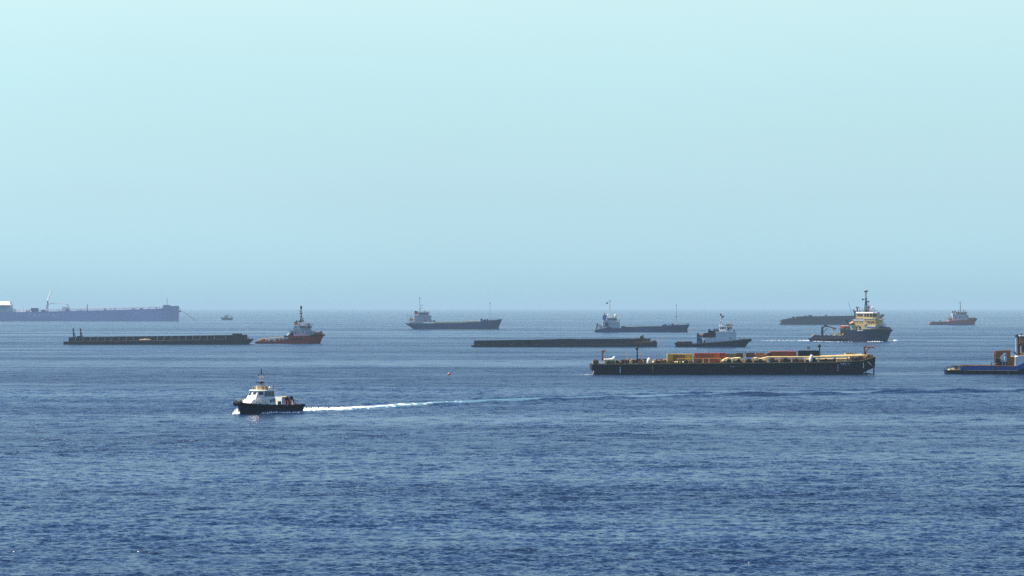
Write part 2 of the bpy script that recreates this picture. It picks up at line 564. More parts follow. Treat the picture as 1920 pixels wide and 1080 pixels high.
M_rustlight = paint("orange_rust_steel", (0.30, 0.12, 0.025), 0.75, 0.4, (0.12, 0.045, 0.015), 1.4)
M_deckbrown = paint("brown_cargo", (0.12, 0.065, 0.035), 0.8, 0.4, (0.04, 0.025, 0.015), 1.2)
M_bargesteel = paint("dark_barge_steel", (0.026, 0.020, 0.025), 0.75, 0.5, (0.085, 0.045, 0.028), 0.35)
M_bargewall = paint("dark_barge_wall", (0.036, 0.025, 0.031), 0.75, 0.5, (0.11, 0.06, 0.035), 0.5)
M_blue = paint("bright_blue_paint", (0.007, 0.065, 0.30), 0.5, 0.25, (0.02, 0.03, 0.06), 0.8)
M_funnelblue = paint("funnel_blue_paint", (0.03, 0.07, 0.33), 0.5, 0.1)
M_funnelred = paint("funnel_red_paint", (0.35, 0.03, 0.03), 0.5, 0.1)
M_greengrey = paint("pale_green_grey_paint", (0.40, 0.39, 0.27), 0.55, 0.15, (0.2, 0.15, 0.08))
M_sand = paint("pale_sand", (0.30, 0.24, 0.15), 0.9, 0.2, streak=False)
M_tanker = paint("mauve_tanker_haze_paint", (0.38, 0.35, 0.53), 0.6, 0.05, (0.48, 0.34, 0.48), 0.05)  # hull colour lightened so that it carries part of the distance haze
M_tankerwhite = paint("bright_white_paint", (0.80, 0.80, 0.74), 0.4, 0.05, (0.5, 0.45, 0.35))
M_letter = paint("white_lettering_paint", (0.75, 0.76, 0.78), 0.6, 0.1, (0.3, 0.3, 0.3))
def glass(name, c=(0.012, 0.016, 0.022), rough=0.08):
    m = bpy.data.materials.new(name); m.use_nodes = True
    p = m.node_tree.nodes["Principled BSDF"]
    p.inputs["Base Color"].default_value = (*c, 1); p.inputs["Roughness"].default_value = rough
    nz = m.node_tree.nodes.new("ShaderNodeTexNoise"); nz.inputs["Scale"].default_value = 3.0
    mr = m.node_tree.nodes.new("ShaderNodeMapRange"); mr.inputs[3].default_value = rough; mr.inputs[4].default_value = rough + 0.12
    m.node_tree.links.new(nz.outputs[0], mr.inputs[0]); m.node_tree.links.new(mr.outputs[0], p.inputs["Roughness"])
    return m
M_glass = glass("dark_window_glass")
rnd = random.Random(11)
M_tankerletter = paint("faded_tanker_lettering", (0.80, 0.80, 0.84), 0.6, 0.1, (0.5, 0.4, 0.6))
M_stay = paint("dull_stay_steel", (0.13, 0.115, 0.10), 0.7, 0.3)
M_tugcream = paint("tug_cream_paint", (0.60, 0.44, 0.18), 0.5, 0.2, (0.3, 0.16, 0.06), 1.0)
M_reddark = paint("dark_red_locker", (0.20, 0.03, 0.015), 0.6, 0.2)
M_tan = paint("tan_paint", (0.40, 0.32, 0.20), 0.55, 0.25, (0.12, 0.07, 0.03), 1.2)
M_edge = paint("yellowed_deck_edge", (0.42, 0.25, 0.06), 0.7, 0.45, (0.12, 0.05, 0.02), 1.4)

build_sea()
build_haze()

# ------------------------------------------------------------------ crew launch racing left, in the foreground
PB_A = R(50)
def build_pilot_boat():
    x0, d0, s = at(500.0, 774.6)
    root = empty("crew_boat", (x0, d0, 0), math.pi + PB_A, "small white-cabined dark blue crew boat under way in front of its white wake", "boat")
    L, B = 15.6, 4.9
    root.scale = (1.13, 1.06, 1.0)
    # hull, bow towards +x
    secs = [(-L / 2, -L / 2 + .1, 2.35, 2.05, 1.72), (-L / 4, -L / 4, 2.45, 2.2, 1.68), (0.5, 0.4, 2.45, 2.15, 1.78),
            (3.4, 3.0, 2.25, 1.75, 1.98), (5.6, 4.9, 1.65, 1.0, 2.2), (6.9, 6.1, 0.95, 0.42, 2.36), (7.75, 6.75, 0.22, 0.05, 2.45)]
    MB().hull(secs, power=1.3, depth=0.8).build("hull", M_navy, root)
    # rubber belt round the deck edge
    mb = MB()
    for sg in (1, -1):
        pts = [(x, sg * (b + 0.05), z - 0.22) for x, _, b, _, z in secs]
        for p, q in zip(pts, pts[1:]): mb.tube(p, q, 0.27, n=8)
    mb.tube((-L / 2, -2.35, 1.5), (-L / 2, 2.35, 1.5), 0.27, n=8)
    mb.build("rubber_fender_belt", M_rubber, root, smooth=True)
    bf = MB().ball((7.55, 0.75, 2.25), 0.52, 10, 1.15)
    bf.ball((7.75, -0.35, 2.25), 0.55, 10, 1.15).tube((7.55, .75, 2.25), (7.75, -.35, 2.25), .5, n=8)
    bf.build("bow_fender", M_rubber, root, smooth=True)
    f = None
    for k, x in enumerate((-6.8, -5.0, -3.2, -1.4, 0.5, 2.4, 4.1)):
        b = np.interp(x, [q[0] for q in secs], [q[2] for q in secs]); z = np.interp(x, [q[0] for q in secs], [q[4] for q in secs])
        if f is None:
            f = MB().ring((0, 0, 0), 0.3, 0.16, 'Y', 12, 6).build("tyre_fender", M_rubber, root, smooth=True); f.location = (x, b + .28, z - .3)
        else: share(f, root, (x, b + .28, z - .3))
    # trunk cabin sloping down to the foredeck
    tr = MB()
    z0, z1 = 1.75, 3.05
    tr.plan([(-.5, -2.05), (4.2, -1.95), (5.7, -1.25), (6.1, 0), (5.7, 1.25), (4.2, 1.95), (-.5, 2.05)], z0, z1,
            [(-.45, -1.95), (3.4, -1.85), (4.65, -1.2), (5.0, 0), (4.65, 1.2), (3.4, 1.85), (-.45, 1.95)])
    trunk = tr.build("trunk_cabin", M_gloss, root)
    # wheelhouse
    wh = MB()
    base = [(-.4, -1.9), (2.7, -1.9), (4.15, -1.25), (4.45, 0), (4.15, 1.25), (2.7, 1.9), (-.4, 1.9)]
    topp = [(-.3, -1.7), (2.1, -1.7), (3.25, -1.1), (3.55, 0), (3.25, 1.1), (2.1, 1.7), (-.3, 1.7)]
    wh.plan(base, 3.05, 4.75, topp)
    w = wh.build("wheelhouse", M_gloss, root)
    MB().plan([(-.6, -1.9), (2.25, -1.9), (3.5, -1.25), (3.85, 0), (3.5, 1.25), (2.25, 1.9), (-.6, 1.9)], 4.76, 4.92,
              [(-.45, -1.75), (2.15, -1.75), (3.3, -1.15), (3.65, 0), (3.3, 1.15), (2.15, 1.75), (-.45, 1.75)]).build("roof", M_gloss, w)
    # panes lie on the sloping faces
    def pane(i, j, u0, u1, v0, v1, name="window"):
        b0, b1 = Vector((*base[i], 3.05)), Vector((*base[j], 3.05)); t0, t1 = Vector((*topp[i], 4.75)), Vector((*topp[j], 4.75))
        P = lambda u, v: b0.lerp(b1, u).lerp(t0.lerp(t1, u), v)
        nrm = (b1 - b0).cross(t0 - b0).normalized()
        q = [P(u0, v0), P(u1, v0), P(u1, v1), P(u0, v1)]
        MB().loft([[p - nrm * .02 for p in q], [p + nrm * .035 for p in q]]).build(name, M_glass, w)
        fr = MB()
        for a_, b_ in zip(q, q[1:] + q[:1]): fr.tube(a_ + nrm * .02, b_ + nrm * .02, .035, n=4)
        fr.build("window_frame", M_greywhite, w)
    pane(5, 6, 0.04, 0.34, 0.30, 0.92); pane(5, 6, 0.37, 0.66, 0.30, 0.92); pane(5, 6, 0.69, 0.96, 0.30, 0.92)
    pane(0, 1, 0.07, 0.50, 0.30, 0.90); pane(0, 1, 0.53, 0.94, 0.30, 0.90)
    pane(1, 2, 0.12, 0.88, 0.42, 0.88); pane(4, 5, 0.20, 0.86, 0.50, 0.84)
    pane(2, 3, 0.12, 0.88, 0.42, 0.88); pane(3, 4, 0.2, 0.8, 0.55, 0.82)
    MB().box(-.56, -.5, -.4, .45, 1.75, 3.6).build("cabin_door", M_greywhite, root)
    # roof gear
    MB().plan([(.4, -.8), (2.1, -.8), (2.45, 0), (2.1, .8), (.4, .8)], 4.92, 5.75).build("flybridge_box", M_tan, w)
    for y in (-1.4, 1.4):
        rl = MB()
        for x in (0, .9, 1.8, 2.5): rl.tube((x, y * (1 if x < 2 else .8), 4.9), (x, y * (1 if x < 2 else .8), 5.6), .035, n=4)
        rl.path([(0, y, 5.6), (1.8, y, 5.6), (2.5, y * .8, 5.6)], .035, n=4)
        rl.build("roof_rail", M_cream, w)
    mx = 1.4
    m = MB().tube((mx, 0, 5.7), (mx, 0, 8.2), .09, .05).tube((mx - .6, .3, 5.7), (mx, 0, 7.2), .05).tube((mx - .6, -.3, 5.7), (mx, 0, 7.2), .05)
    m.tube((mx, -.8, 7.55), (mx, .8, 7.55), .045).tube((mx, -.5, 6.9), (mx, .5, 6.9), .045).tube((mx, -.75, 7.55), (mx, -.75, 7.9), .04).tube((mx, .75, 7.55), (mx, .75, 7.95), .04)
    mast = m.build("mast", M_tan, w)
    MB().tube((mx, 0, 8.15), (mx, 0, 9.2), .13, .09).build("topmast", M_dark, mast)
    MB().box(mx - .25, mx + .75, -.6, .6, 6.35, 6.55).build("radar_scanner", M_dark, mast)
    for p in ((mx, -.75, 7.95), (mx, .75, 8.0), (mx, 0, 9.15), (mx, 0, 8.55), (mx + .4, .2, 6.2)):
        MB().ball(p, .13, 6).build("lamp", M_dark, mast)
    MB().ball((.2, 1.1, 5.3), .28, 8).tube((.2, 1.1, 4.9), (.2, 1.1, 5.2), .08).build("satellite_dome", M_white, w, smooth=True)
    MB().tube((2.4, -1.0, 4.9), (2.4, -1.0, 5.2), .06).ball((2.4, -1.0, 5.25), .17, 6).build("searchlight", M_dark, w)
    MB().tube((-.2, 1.6, 4.85), (-.55, 1.8, 8.3), .03, .014, n=4).build("whip_antenna", M_dark, w)
    MB().ring((.1, 2.12, 2.75), .3, .09, 'Y', 12, 5).build("lifebuoy", M_orange, root, smooth=True)
    MB().box(.7, .95, 2.0, 2.06, 2.3, 2.9).build("vent_grille", M_dark, root)
    # foredeck rail
    pts = []
    for x in (2.2, 3.4, 4.6, 5.6, 6.5, 7.1):
        b = float(np.interp(x, [q[0] for q in secs], [q[2] for q in secs])) - .15; z = float(np.interp(x, [q[0] for q in secs], [q[4] for q in secs]))
        pts.append((x, b, z))
    for sg in (1, -1):
        rl = MB()
        for k, (x, b, z) in enumerate(pts):
            rl.tube((x, sg * b, z), (x, sg * b, z + .85), .03, n=4)
        for h in (.85, .45): rl.path([(x, sg * b, z + h) for x, b, z in pts], .028, n=4)
        rl.build("foredeck_rail", M_cream, root)
    # aft deck gear
    MB().plan([(-3.6, -1.1), (-2.7, -1.1), (-2.7, 1.3), (-3.6, 1.3)], 1.7, 3.35, [(-3.5, -1.0), (-2.85, -1.0), (-2.85, 1.2), (-3.5, 1.2)]).build("vent_housing", M_white, root)
    for p, rr in (((-3.9, 1.45, 3.0), .40), ((-5.6, .9, 3.05), .42)):
        MB().tube((p[0], p[1] - .18, p[2]), (p[0], p[1] + .22, p[2]), rr, n=12).tube((p[0], p[1], 1.7), (p[0], p[1], p[2]), .12).build("vent_cowl", M_rubber, root)
    MB().box(-5.2, -4.3, -.4, 1.5, 1.7, 2.85).build("red_locker", M_reddark, root)
    MB().tube((-5.9, -.9, 3.0), (-4.7, -.9, 3.0), .42, n=10).box(-5.8, -4.8, -1.3, -.5, 1.7, 2.6).build("life_raft", M_cream, root)
    MB().box(-6.4, -5.95, .2, 1.5, 1.7, 2.8).build("grey_locker", M_greywhite, root)
    rl = MB(); pa = [(-4.2, 2.2), (-5.4, 2.2), (-6.6, 2.2), (-7.6, 2.1)]
    for sg in (1, -1):
        for x, y in pa: rl.tube((x, sg * y, 1.7), (x, sg * y, 2.7), .03, n=4)
        for h in (2.7, 2.25): rl.path([(x, sg * y, h) for x, y in pa], .028, n=4)
    rl.path([(-7.6, y, 2.7) for y in (-2.1, 2.1)], .028, n=4)
    rl.build("aft_rail", M_greywhite, root)
    crew_boat_bollards(root)
    return root

def crew_boat_bollards(root):
    # the dark bollard pair beside the cabin
    MB().tube((-1.3, 1.95, 1.7), (-1.3, 1.95, 2.5), .16, n=8).tube((-1.75, 1.95, 1.7), (-1.75, 1.95, 2.5), .16, n=8).tube((-1.9, 1.95, 2.3), (-1.15, 1.95, 2.3), .1, n=6).build("bollard", M_dark, root)

M_gloss = paint("glossy_white_paint", (0.74, 0.72, 0.66), 0.27, 0.06, (0.4, 0.33, 0.22), spec=0.6)
build_pilot_boat()

# ------------------------------------------------------------------ cargo barge
def build_cargo_barge():
    S = Ship("deck_barge", "long black flat barge crowded with containers, pipes and tyres", "barge", 1375, 702.6, 0.6, None, 12)
    r = S.root
    N, F = -12.0, 12.0        # near and far side
    # hull outline seen from the side, pushed through the beam
    MB().prism([(S.X(a), S.Z(b)) for a, b in ((1109.5, 684), (1109.5, 695), (1114.5, 696.5), (1114.5, 712), (1612, 712), (1612, 701.6), (1640, 688.5), (1641, 669), (1618, 676.6), (1560, 679.6), (1300, 681.6))], N, F).build("hull", M_black, r)
    MB().box(S.X(1109.3), S.X(1600), N - .12, N + .05, S.Z(684.6), S.Z(683.4) - 0.0).build("rubbing_strake", M_black, r)
    # plate seams of the side
    for px in range(1140, 1610, 34):
        S.box("hull_frame", M_black, px, px + .5, 684.5, 702, N - .05, N + .02)
    # draught marks and number
    lt = lettering("WMB 131", 0.85, M_letter, r, (S.X(1574.6), N - .03, S.Z(685.2)), width=18.6 * S.s); lt["label"] = "white number WMB 131 painted on the black side"
    for px, ys, m in ((1223, (686, 688.5, 691, 694, 697), M_yellow), (1510.5, (684, 687, 690, 693.5), M_yellow), (1162, (688, 690.2, 692.4, 694.6, 696.8, 699), M_letter), (1570.5, (683, 686, 689, 692, 695), M_letter), (1618.5, (681, 683, 685, 687, 689), M_letter)):
        mb = MB()
        for y in ys: mb.box(S.X(px) - .13, S.X(px) + .13, N - .03, N + .02, S.Z(y) - .18, S.Z(y) + .12)
        mb.build("draught_mark", m, r, kind="stuff")
    mb = MB()
    for k, px in enumerate((1368.5, 1370.8, 1373.5, 1375.2)):
        mb.box(S.X(px), S.X(px + 1.3), N - .03, N + .02, S.Z(688 - (k % 2) * .7), S.Z(687 - (k % 2) * .7))
    mb.build("load_line_mark", M_letter, r, kind="stuff")
    # bow legs
    for px, t in ((1623.5, 694), (1638.6, 689)): S.tube("bow_leg", M_dark, (px, t, N + 1), (px, 703.5, N + 1), .2)
    for px, t in ((1623.5, 694), (1638.6, 689)): S.tube("bow_leg", M_dark, (px, t, F - 1), (px, 703.5, F - 1), .2)
    S.box("bow_base_slab", M_black, 1610, 1641, 701.6, 704, N + .6, F - .6)  # low dark slab at the waterline below the bow legs
    S.tube("anchor_shank", M_greywhite, (1626.5, 679, N - .15), (1634, 685.3, N - .15), .16)
    # gantries at both ends
    g = MB().tube(S.P(1129.3, 676.5, -8), S.P(1129.3, 657.6, -8), .3, n=8).tube(S.P(1128.5, 658, -8), S.P(1137, 658, -8), .22).tube(S.P(1129.4, 664, -8), S.P(1134, 658.2, -8), .14)
    g.tube(S.P(1130.6, 676.5, -7.5), S.P(1130.6, 660, -7.5), .14).build("davit_crane", M_rust, r)
    g = MB().tube(S.P(1623.3, 669, -7), S.P(1623.3, 650, -7), .3, n=8).tube(S.P(1622.5, 650.5, -7), S.P(1643.6, 651.8, -7), .24).tube(S.P(1625.5, 661, -7), S.P(1633.5, 652, -7), .14)
    g.tube(S.P(1626, 668, -7), S.P(1626, 660, -7), .3).build("davit_crane", M_rust, r)
    # ball topped posts
    for px, yb, yt, rr in ((1196, 675, 653.5, 0.5), (1539.8, 671, 649, 0.5)):
        o = S.tube("signal_post", M_dark, (px, yb, -6.5), (px - .8, yt + 2, -6.5), .26, .16)
        MB().ball(S.P(px - 1, yt, -6.5), rr + .05, 10).build("signal_ball", M_dark, o, smooth=True)
        MB().tube(S.P(px + .9, yt + 8, -6.4), S.P(px + .6, yt + 2, -6.4), .05).tube(S.P(px - 2.6, yt + 8, -6.4), S.P(px - 2, yt + 2, -6.4), .05).build("guy_wire", M_greywhite, o)
    for px, yb, yt in ((1177, 674, 660), (1202, 674, 660), (1405, 662, 657.5), (1431, 661, 655.5), (1552.5, 669, 653.5), (1326.2, 661, 656.5), (1299, 661, 658)):
        S.tube("thin_post", M_yellow, (px, yb, -4), (px, yt, -4), .09)
    # deck edge rail pipe and its cream stanchions
    mb = MB(); mb.path([S.P(1436, 669.8, N + 1.2), S.P(1520, 669.6, N + 1.2), S.P(1600, 667.6, N + 1.2), S.P(1622, 666.4, N + 1.2)], .27, n=8)
    mb.build("deck_pipe", M_cream, r, smooth=False)
    MB().path([S.P(1540, 668.4, N + 3.5), S.P(1618, 665.2, N + 3.5)], .25, n=8).build("deck_pipe", M_cream, r)
    for a, b, y in ((1567.5, 1588, 673), (1566.5, 1588, 677.6), (1537, 1563, 673.4), (1508, 1534, 674)):
        MB().tube(S.P(a, y, N + .9), S.P(b, y - .5, N + .9), .26, n=8).build("deck_pipe", M_cream, r)
    MB().path([S.P(1268, 672.6, N + .5), S.P(1352, 671.6, N + .5)], .07, n=5).build("hand_rail", M_yellow, r)
    for px in (1318, 1329, 1350.5, 1372.5, 1396, 1412, 1439, 1461, 1484, 1271, 1221, 1509):
        t = 672.0 + (1.0 if px < 1280 else 0); b = 682.2 - (px - 1220) * .0085
        S.box("deck_stanchion", M_cream, px - .9, px + .9, t - (1.2 if px > 1390 else 0), b, N + .35, N + .75)
    # deck edge coaming on which everything seems to stand
    MB().prism([(S.X(a), S.Z(b)) for a, b in ((1112, 684), (1112, 682.6), (1300, 680.4), (1560, 678.4), (1616, 675.8), (1640, 668.4), (1640, 670), (1616, 677), (1560, 680), (1300, 682))], N - .08, N + .2).build("deck_coaming", M_edge, r)
    return S
CB = build_cargo_barge()
cb_rot = CB.root.rotation_euler.z
def on_barge(name, label, cat, px, py, w, group=None):
    """an Empty for a thing that stands on the barge's deck"""
    v = Vector((CB.X(px), w, CB.Z(py))); v.rotate(Matrix.Rotation(cb_rot, 3, 'Z'))
    return empty(name, CB.root.location + v, cb_rot, label, cat, group)

def container(px0, px1, top, bot, w, depth, mat, label, panels=None):
    s = CB.s; L = (px1 - px0) * s; H = (bot - top) * s
    t = on_barge("shipping_container", label, "container", px0, bot, w, "containers on the barge")
    mb = MB(); n = max(8, int(L / .45)); pts = []
    for k in range(n):          # corrugated near and far walls
        x = .12 + (L - .24) * k / n; dx = (L - .24) / n
        pts += [(x, .06), (x + dx * .3, .06), (x + dx * .45, 0), (x + dx * .85, 0)]
    pts.append((L - .12, .06))
    near = pts; far = [(x, depth - y) for x, y in reversed(pts)]
    mb.plan(near + far, .14, H - .1).build("corrugated_wall", mat, t)
    for y in (-.03, depth - .12):
        fr = MB()
        for x in (0, L - .14): fr.box(x, x + .14, y, y + .15, 0, H)
        for z in (0, H - .12): fr.box(.13, L - .13, y + .005, y + .145, z + .001, z + .12)
        fr.build("frame", mat, t)
    MB().box(.02, L - .02, .02, depth - .02, H - .1, H + .02).build("roof", mat, t)
    d = MB().box(-.03, .02, .1, depth - .1, .12, H - .12)
    for y in (.4, .8, depth - .8, depth - .4): d.tube((-.06, y, .15), (-.06, y, H - .15), .03, n=5)
    d.build("door", mat, t)
    for (a, b, m) in (panels or ()):
        mb = MB(); k = a
        while k < b - .4:
            mb.box((k - px0) * s, (min(k + 2.4, b) - px0) * s, -.09, .03, .25, H - .3); k += 2.9
        for z in (.6, H * .5, H - .7): mb.box((a - px0) * s, (b - px0) * s, -.13, -.08, z, z + .1)
        mb.build("side_panel", m, t)
    return t
M_contred = paint("container_red", (0.58, 0.095, 0.012), 0.6, 0.2, (0.12, 0.03, 0.015), 0.7)
M_contdark = paint("container_dark_red", (0.20, 0.022, 0.01), 0.6, 0.2, (0.05, 0.02, 0.01), 0.7)
M_contyel = paint("container_yellow", (0.78, 0.44, 0.01), 0.6, 0.2, (0.25, 0.11, 0.02), 0.7)
M_contblk = paint("container_black", (0.012, 0.012, 0.016), 0.6, 0.1, (0.04, 0.03, 0.02), 0.7)
container(1252, 1299, 664.2, 681.5, -7.5, 2.5, M_contyel, "yellow container with a rusty ribbed middle on the barge", [(1262.5, 1286, M_rustlight)])
container(1303, 1350.3, 662.6, 681, -7.5, 2.5, M_contred, "long red container standing next to the yellow one on the barge")
container(1350.8, 1361, 662.4, 681, -7.3, 2.5, M_contdark, "short dark red container behind the cream tarpaulin end on the barge")
container(1450.5, 1500, 659.8, 670, 1.5, 2.5, M_contred, "low red container beside the black one on the barge")
container(1504.8, 1544.3, 658.4, 670, 1.5, 2.5, M_contblk, "black container under the signal ball on the barge")

def crate(px0, px1, top, bot, w, depth, mat, label, name="cargo_crate", cat="crate"):
    s = CB.s; L = (px1 - px0) * s; H = (bot - top) * s
    t = on_barge(name, label, cat, px0, bot, w, "crates and gear on the barge")
    MB().box(0, L, 0, depth, 0, H).build("body", mat, t)
    mb = MB()
    for k in range(max(2, int(L / 1.0)) + 1):
        x = L * k / max(2, int(L / 1.0)); mb.box(x - .06, x + .06, -.06, 0.02, 0.02, H + .04)
    mb.box(-.06, L + .06, -.08, .02, H - .16, H + .06).box(-.06, L + .06, -.08, .02, .0, .12)
    mb.build("frame", mat, t)
    return t
crate(1362.5, 1382, 664, 671, -5, 3, paint("olive_cover", (0.20, 0.15, 0.05), .8, .2), "olive crate above the cream tarpaulin on the barge")
crate(1383, 1395.5, 663, 671, -5, 3, M_deckbrown, "brown crate between the olive one and the white pole on the barge")
crate(1399, 1417.5, 662.2, 670.6, -5, 3, M_deckbrown, "long dark brown crate right of the white pole on the barge")
crate(1419.5, 1436, 662.6, 670.6, -5.5, 3, M_rustlight, "rust orange crate in the middle of the barge")
crate(1111, 1122, 674.5, 683, -10.5, 3, M_cream, "cream winch housing at the left end of the barge", "winch_housing", "winch")
crate(1594, 1600, 671, 678, -9.5, 3, M_deckbrown, "small dark crate near the right end of the barge")
crate(1612, 1622, 667.5, 676, -10, 3, M_rustlight, "rusty bin under the right davit of the barge")
crate(1626, 1638, 664.8, 671.5, -9, 4, M_cream, "cream equipment box at the right tip of the barge")
crate(1538, 1556, 672, 679.2, -9.5, 3, M_rust, "low rusty box right of the white bag on the barge")
crate(1590, 1610, 662.5, 667, -4, 3, M_cream, "cream low housing left of the right davit on the barge")

def pile(px0, px1, top, bot, w, mats, label, n, lay='Y', rr=(.18, .42), name="pipe_stack"):
    """a heap of stored pipes seen end-on or lengthwise, each pipe a piece of its own"""
    s = CB.s; L = (px1 - px0) * s; H = (bot - top) * s
    t = on_barge(name, label, "pipe stack", px0, bot, w, "pipe stacks on the barge")
    for k in range(n):
        r_ = rnd.uniform(*rr); x = rnd.uniform(r_, L - r_); z = r_ + (H - 2 * r_) * rnd.random() ** 1.2
        y = rnd.uniform(0, 2.0)
        if lay == 'Y': mb = MB().tube((x, y, z), (x + rnd.uniform(-.3, .3), y + rnd.uniform(1.5, 4), z), r_, n=9)
        else:
            l = rnd.uniform(1.5, min(6, L * .7)); x = rnd.uniform(0, L - l); mb = MB().tube((x, y, z), (x + l, y + rnd.uniform(-.3, .3), z + rnd.uniform(-.15, .15)), r_ * .7, n=8)
        mb.build("pipe", rnd.choice(mats), t)
    return t
PM = [M_rust, M_deckbrown, M_cream, M_rust, M_dark, M_cream, M_rustlight]
pile(1153.5, 1186, 673.2, 682.8, -11.2, PM, "jumbled rusty and cream pipe stack right of the white tarpaulin", 46, 'Y')
pile(1183, 1213, 672.5, 682.6, -11.2, PM, "rusty pipe stack under the left signal ball", 44, 'Y')
pile(1224, 1251, 672.8, 682.2, -11.2, PM, "brown pipe heap left of the yellow container", 36, 'Y')
pile(1438, 1451, 661.5, 669.5, -5.5, [M_deckbrown, M_rust, M_dark], "dark pipe bundle left of the low red container", 16, 'Y')
pile(1590, 1614, 668.5, 678, -11.2, PM, "brown pipe tangle near the right end of the barge", 30, 'Y')
pile(1616, 1639, 664.5, 673.5, -11.2, PM, "pipe tangle at the raised right tip of the barge", 26, 'Y')
pile(1255, 1300, 676.5, 681.8, -11.2, [M_rust, M_deckbrown, M_cream], "low pipes before the yellow container", 16, 'X')
pile(1376, 1440, 674, 681, -10.6, [M_rust, M_deckbrown, M_dark, M_cream, M_rust], "brown pipes lying below the cream tarpaulins", 40, 'X')
pile(1440, 1536, 672.2, 680, -10.0, [M_rust, M_deckbrown, M_dark, M_cream, M_rust], "brown pipes lying under the cream deck pipe", 60, 'X')
pile(1536, 1592, 671.5, 678.5, -9.6, [M_rust, M_deckbrown, M_dark, M_cream], "dark pipes lying below the right end of the deck pipe", 36, 'X')

TYRES = [(1116.5, 679.5, .75, "black tyre leaning on the cream winch housing at the barge's left end"), (1140, 679.8, .62, "left of two tyres before the cream box under the white tarpaulin"),
         (1148.3, 679.8, .62, "right of two tyres before the cream box under the white tarpaulin"), (1231, 679, .6, "tyre between the cream stanchion and the brown pipe heap"),
         (1246, 678.5, .6, "tyre at the right end of the brown pipe heap, left of the yellow container"), (1257.5, 679, .45, "small tyre before the left corner of the yellow container"),
         (1274, 679, .7, "tyre before the rusty ribbed middle of the yellow container"), (1285.5, 679, .7, "tyre below the right edge of the yellow container's rusty panel"),
         (1294, 679.5, .55, "tyre before the right corner of the yellow container"), (1309.5, 678.5, .6, "tyre before the left end of the long red container"),
         (1366, 678, .8, "tyre below the left half of the bulging cream tarpaulin"), (1384, 677.5, .75, "tyre below the right half of the bulging cream tarpaulin"),
         (1403, 676.8, .8, "tyre just right of the white leaning pole on the barge"), (1425, 676.8, .75, "tyre below the middle cream tarpaulin and the orange crate"),
         (1447, 675.6, .82, "large tyre below the dark pipe bundle"), (1472, 675.4, .82, "large tyre below the low red container"),
         (1492, 676, .72, "tyre below the right end of the low red container"), (1525.2, 675, .75, "tyre touching the tall white bulk bag on its right"),
         (1548, 675.5, .6, "tyre right of the black container on the deck edge"), (1564, 675.5, .6, "tyre at the left ends of the paired cream pipes"), (1604.5, 674.3, .75, "tyre nearest the right davit of the cargo barge")]
for px, py, rr, lb in TYRES:
    t = on_barge("tyre", lb, "tyre", px, py, -11.75, "tyres along the barge's deck edge")
    MB().ring((0, 0, 0), rr * .68, rr * .36, 'Y', 14, 6).build("tread", M_rubber, t, smooth=True)

def tarp(px0, px1, top, bot, w, depth, mat, label, peaks):
    """a cover thrown over cargo: an uneven sheet with hanging sides"""
    s = CB.s; L = (px1 - px0) * s; H = (bot - top) * s; n = 14; m = 5
    t = on_barge("tarpaulin", label, "tarpaulin", px0, bot, w, "tarpaulins on the barge")
    mb = MB(); g = []
    for j in range(m + 2):
        row = []
        for i in range(n + 1):
            u = i / n; hz = float(np.interp(u, [p[0] for p in peaks], [p[1] for p in peaks])) * H + rnd.uniform(-.05, .05)
            if j == 0: row.append((u * L, -.12 + rnd.uniform(-.06, .06), hz * .42))
            elif j == m + 1: row.append((u * L, depth + .1, hz * .2))
            else: row.append((u * L, depth * (j - 1) / (m - 1), hz * (1 - .25 * abs((j - 1) / (m - 1) - .4))))
        g.append(row)
    mb.loft(g, cap=False, closed=False)
    mb.build("cover", mat, t, smooth=False)
    MB().box(L * .06, L * .94, .15, depth - .2, 0, H * .3).build("covered_load", M_deckbrown, t)
    return t
tarp(1131.5, 1153.5, 667.5, 677, -10.8, 3.5, M_tankerwhite, "white tarpaulin rising to a peak near the left davit", [(0, .5), (.3, .45), (.7, .6), (.93, 1), (1, .55)])
crate(1132.5, 1153, 674.5, 683, -11, 3, M_cream, "cream box below the white tarpaulin on the barge")
tarp(1353, 1394, 669.5, 680.8, -11, 4, M_cream, "cream tarpaulin bulging over cargo right of the long red container", [(0, .45), (.12, .75), (.3, .98), (.45, .8), (.6, .95), (.85, 1), (1, .3)])
tarp(1411, 1441, 669, 680, -10.8, 4, M_cream, "cream tarpaulin below the rust orange crate", [(0, .8), (.2, .95), (.5, .75), (.8, .95), (1, .7)])
def bag(px0, px1, top, bot, w, label):
    s = CB.s; t = on_barge("bulk_bag", label, "bag", (px0 + px1) / 2, bot, w, "white bags on the barge")
    W, H = (px1 - px0) * s / 2, (bot - top) * s
    mb = MB(); rings = []
    for k, (f, z) in enumerate(((.8, 0), (1.0, .15), (1.05, .45), (.95, .7), (.75, .86), (.3, 1.0))):
        rings.append([(W * f * math.cos(a) * (1 + rnd.uniform(-.06, .06)) + W * .25 * z, W * f * math.sin(a), H * z) for a in [2 * math.pi * i / 9 for i in range(9)]])
    mb.loft(rings).build("sack", M_white, t, smooth=True)
    MB().ring((W * .25, 0, H), W * .35, .05, 'Y', 8, 4).build("lifting_loop", M_greywhite, t)
bag(1211.5, 1219, 671, 682.4, -11.3, "white bulk bag left of the cream stanchion and yellow container")
bag(1516.5, 1524, 665.2, 678.8, -11.5, "tall white bulk bag in front of the black container")
t = on_barge("hose_ring", "dark ring on a cream stand above the black container", "ring", 1524, 658.6, 2.5)
MB().ring((0, 0, .95), .36, .12, 'Y', 14, 6).build("ring", M_dark, t, smooth=True)
MB().tube((0, 0.1, 0), (0, 0.1, .95), .1).build("stand", M_cream, t)
t = on_barge("signal_pole", "white leaning pole between the brown crates on the barge", "pole", 1396, 681, -11.4)
MB().tube((0, 0, 0), (.3, 0, 3.1), .14).build("shaft", M_white, t)
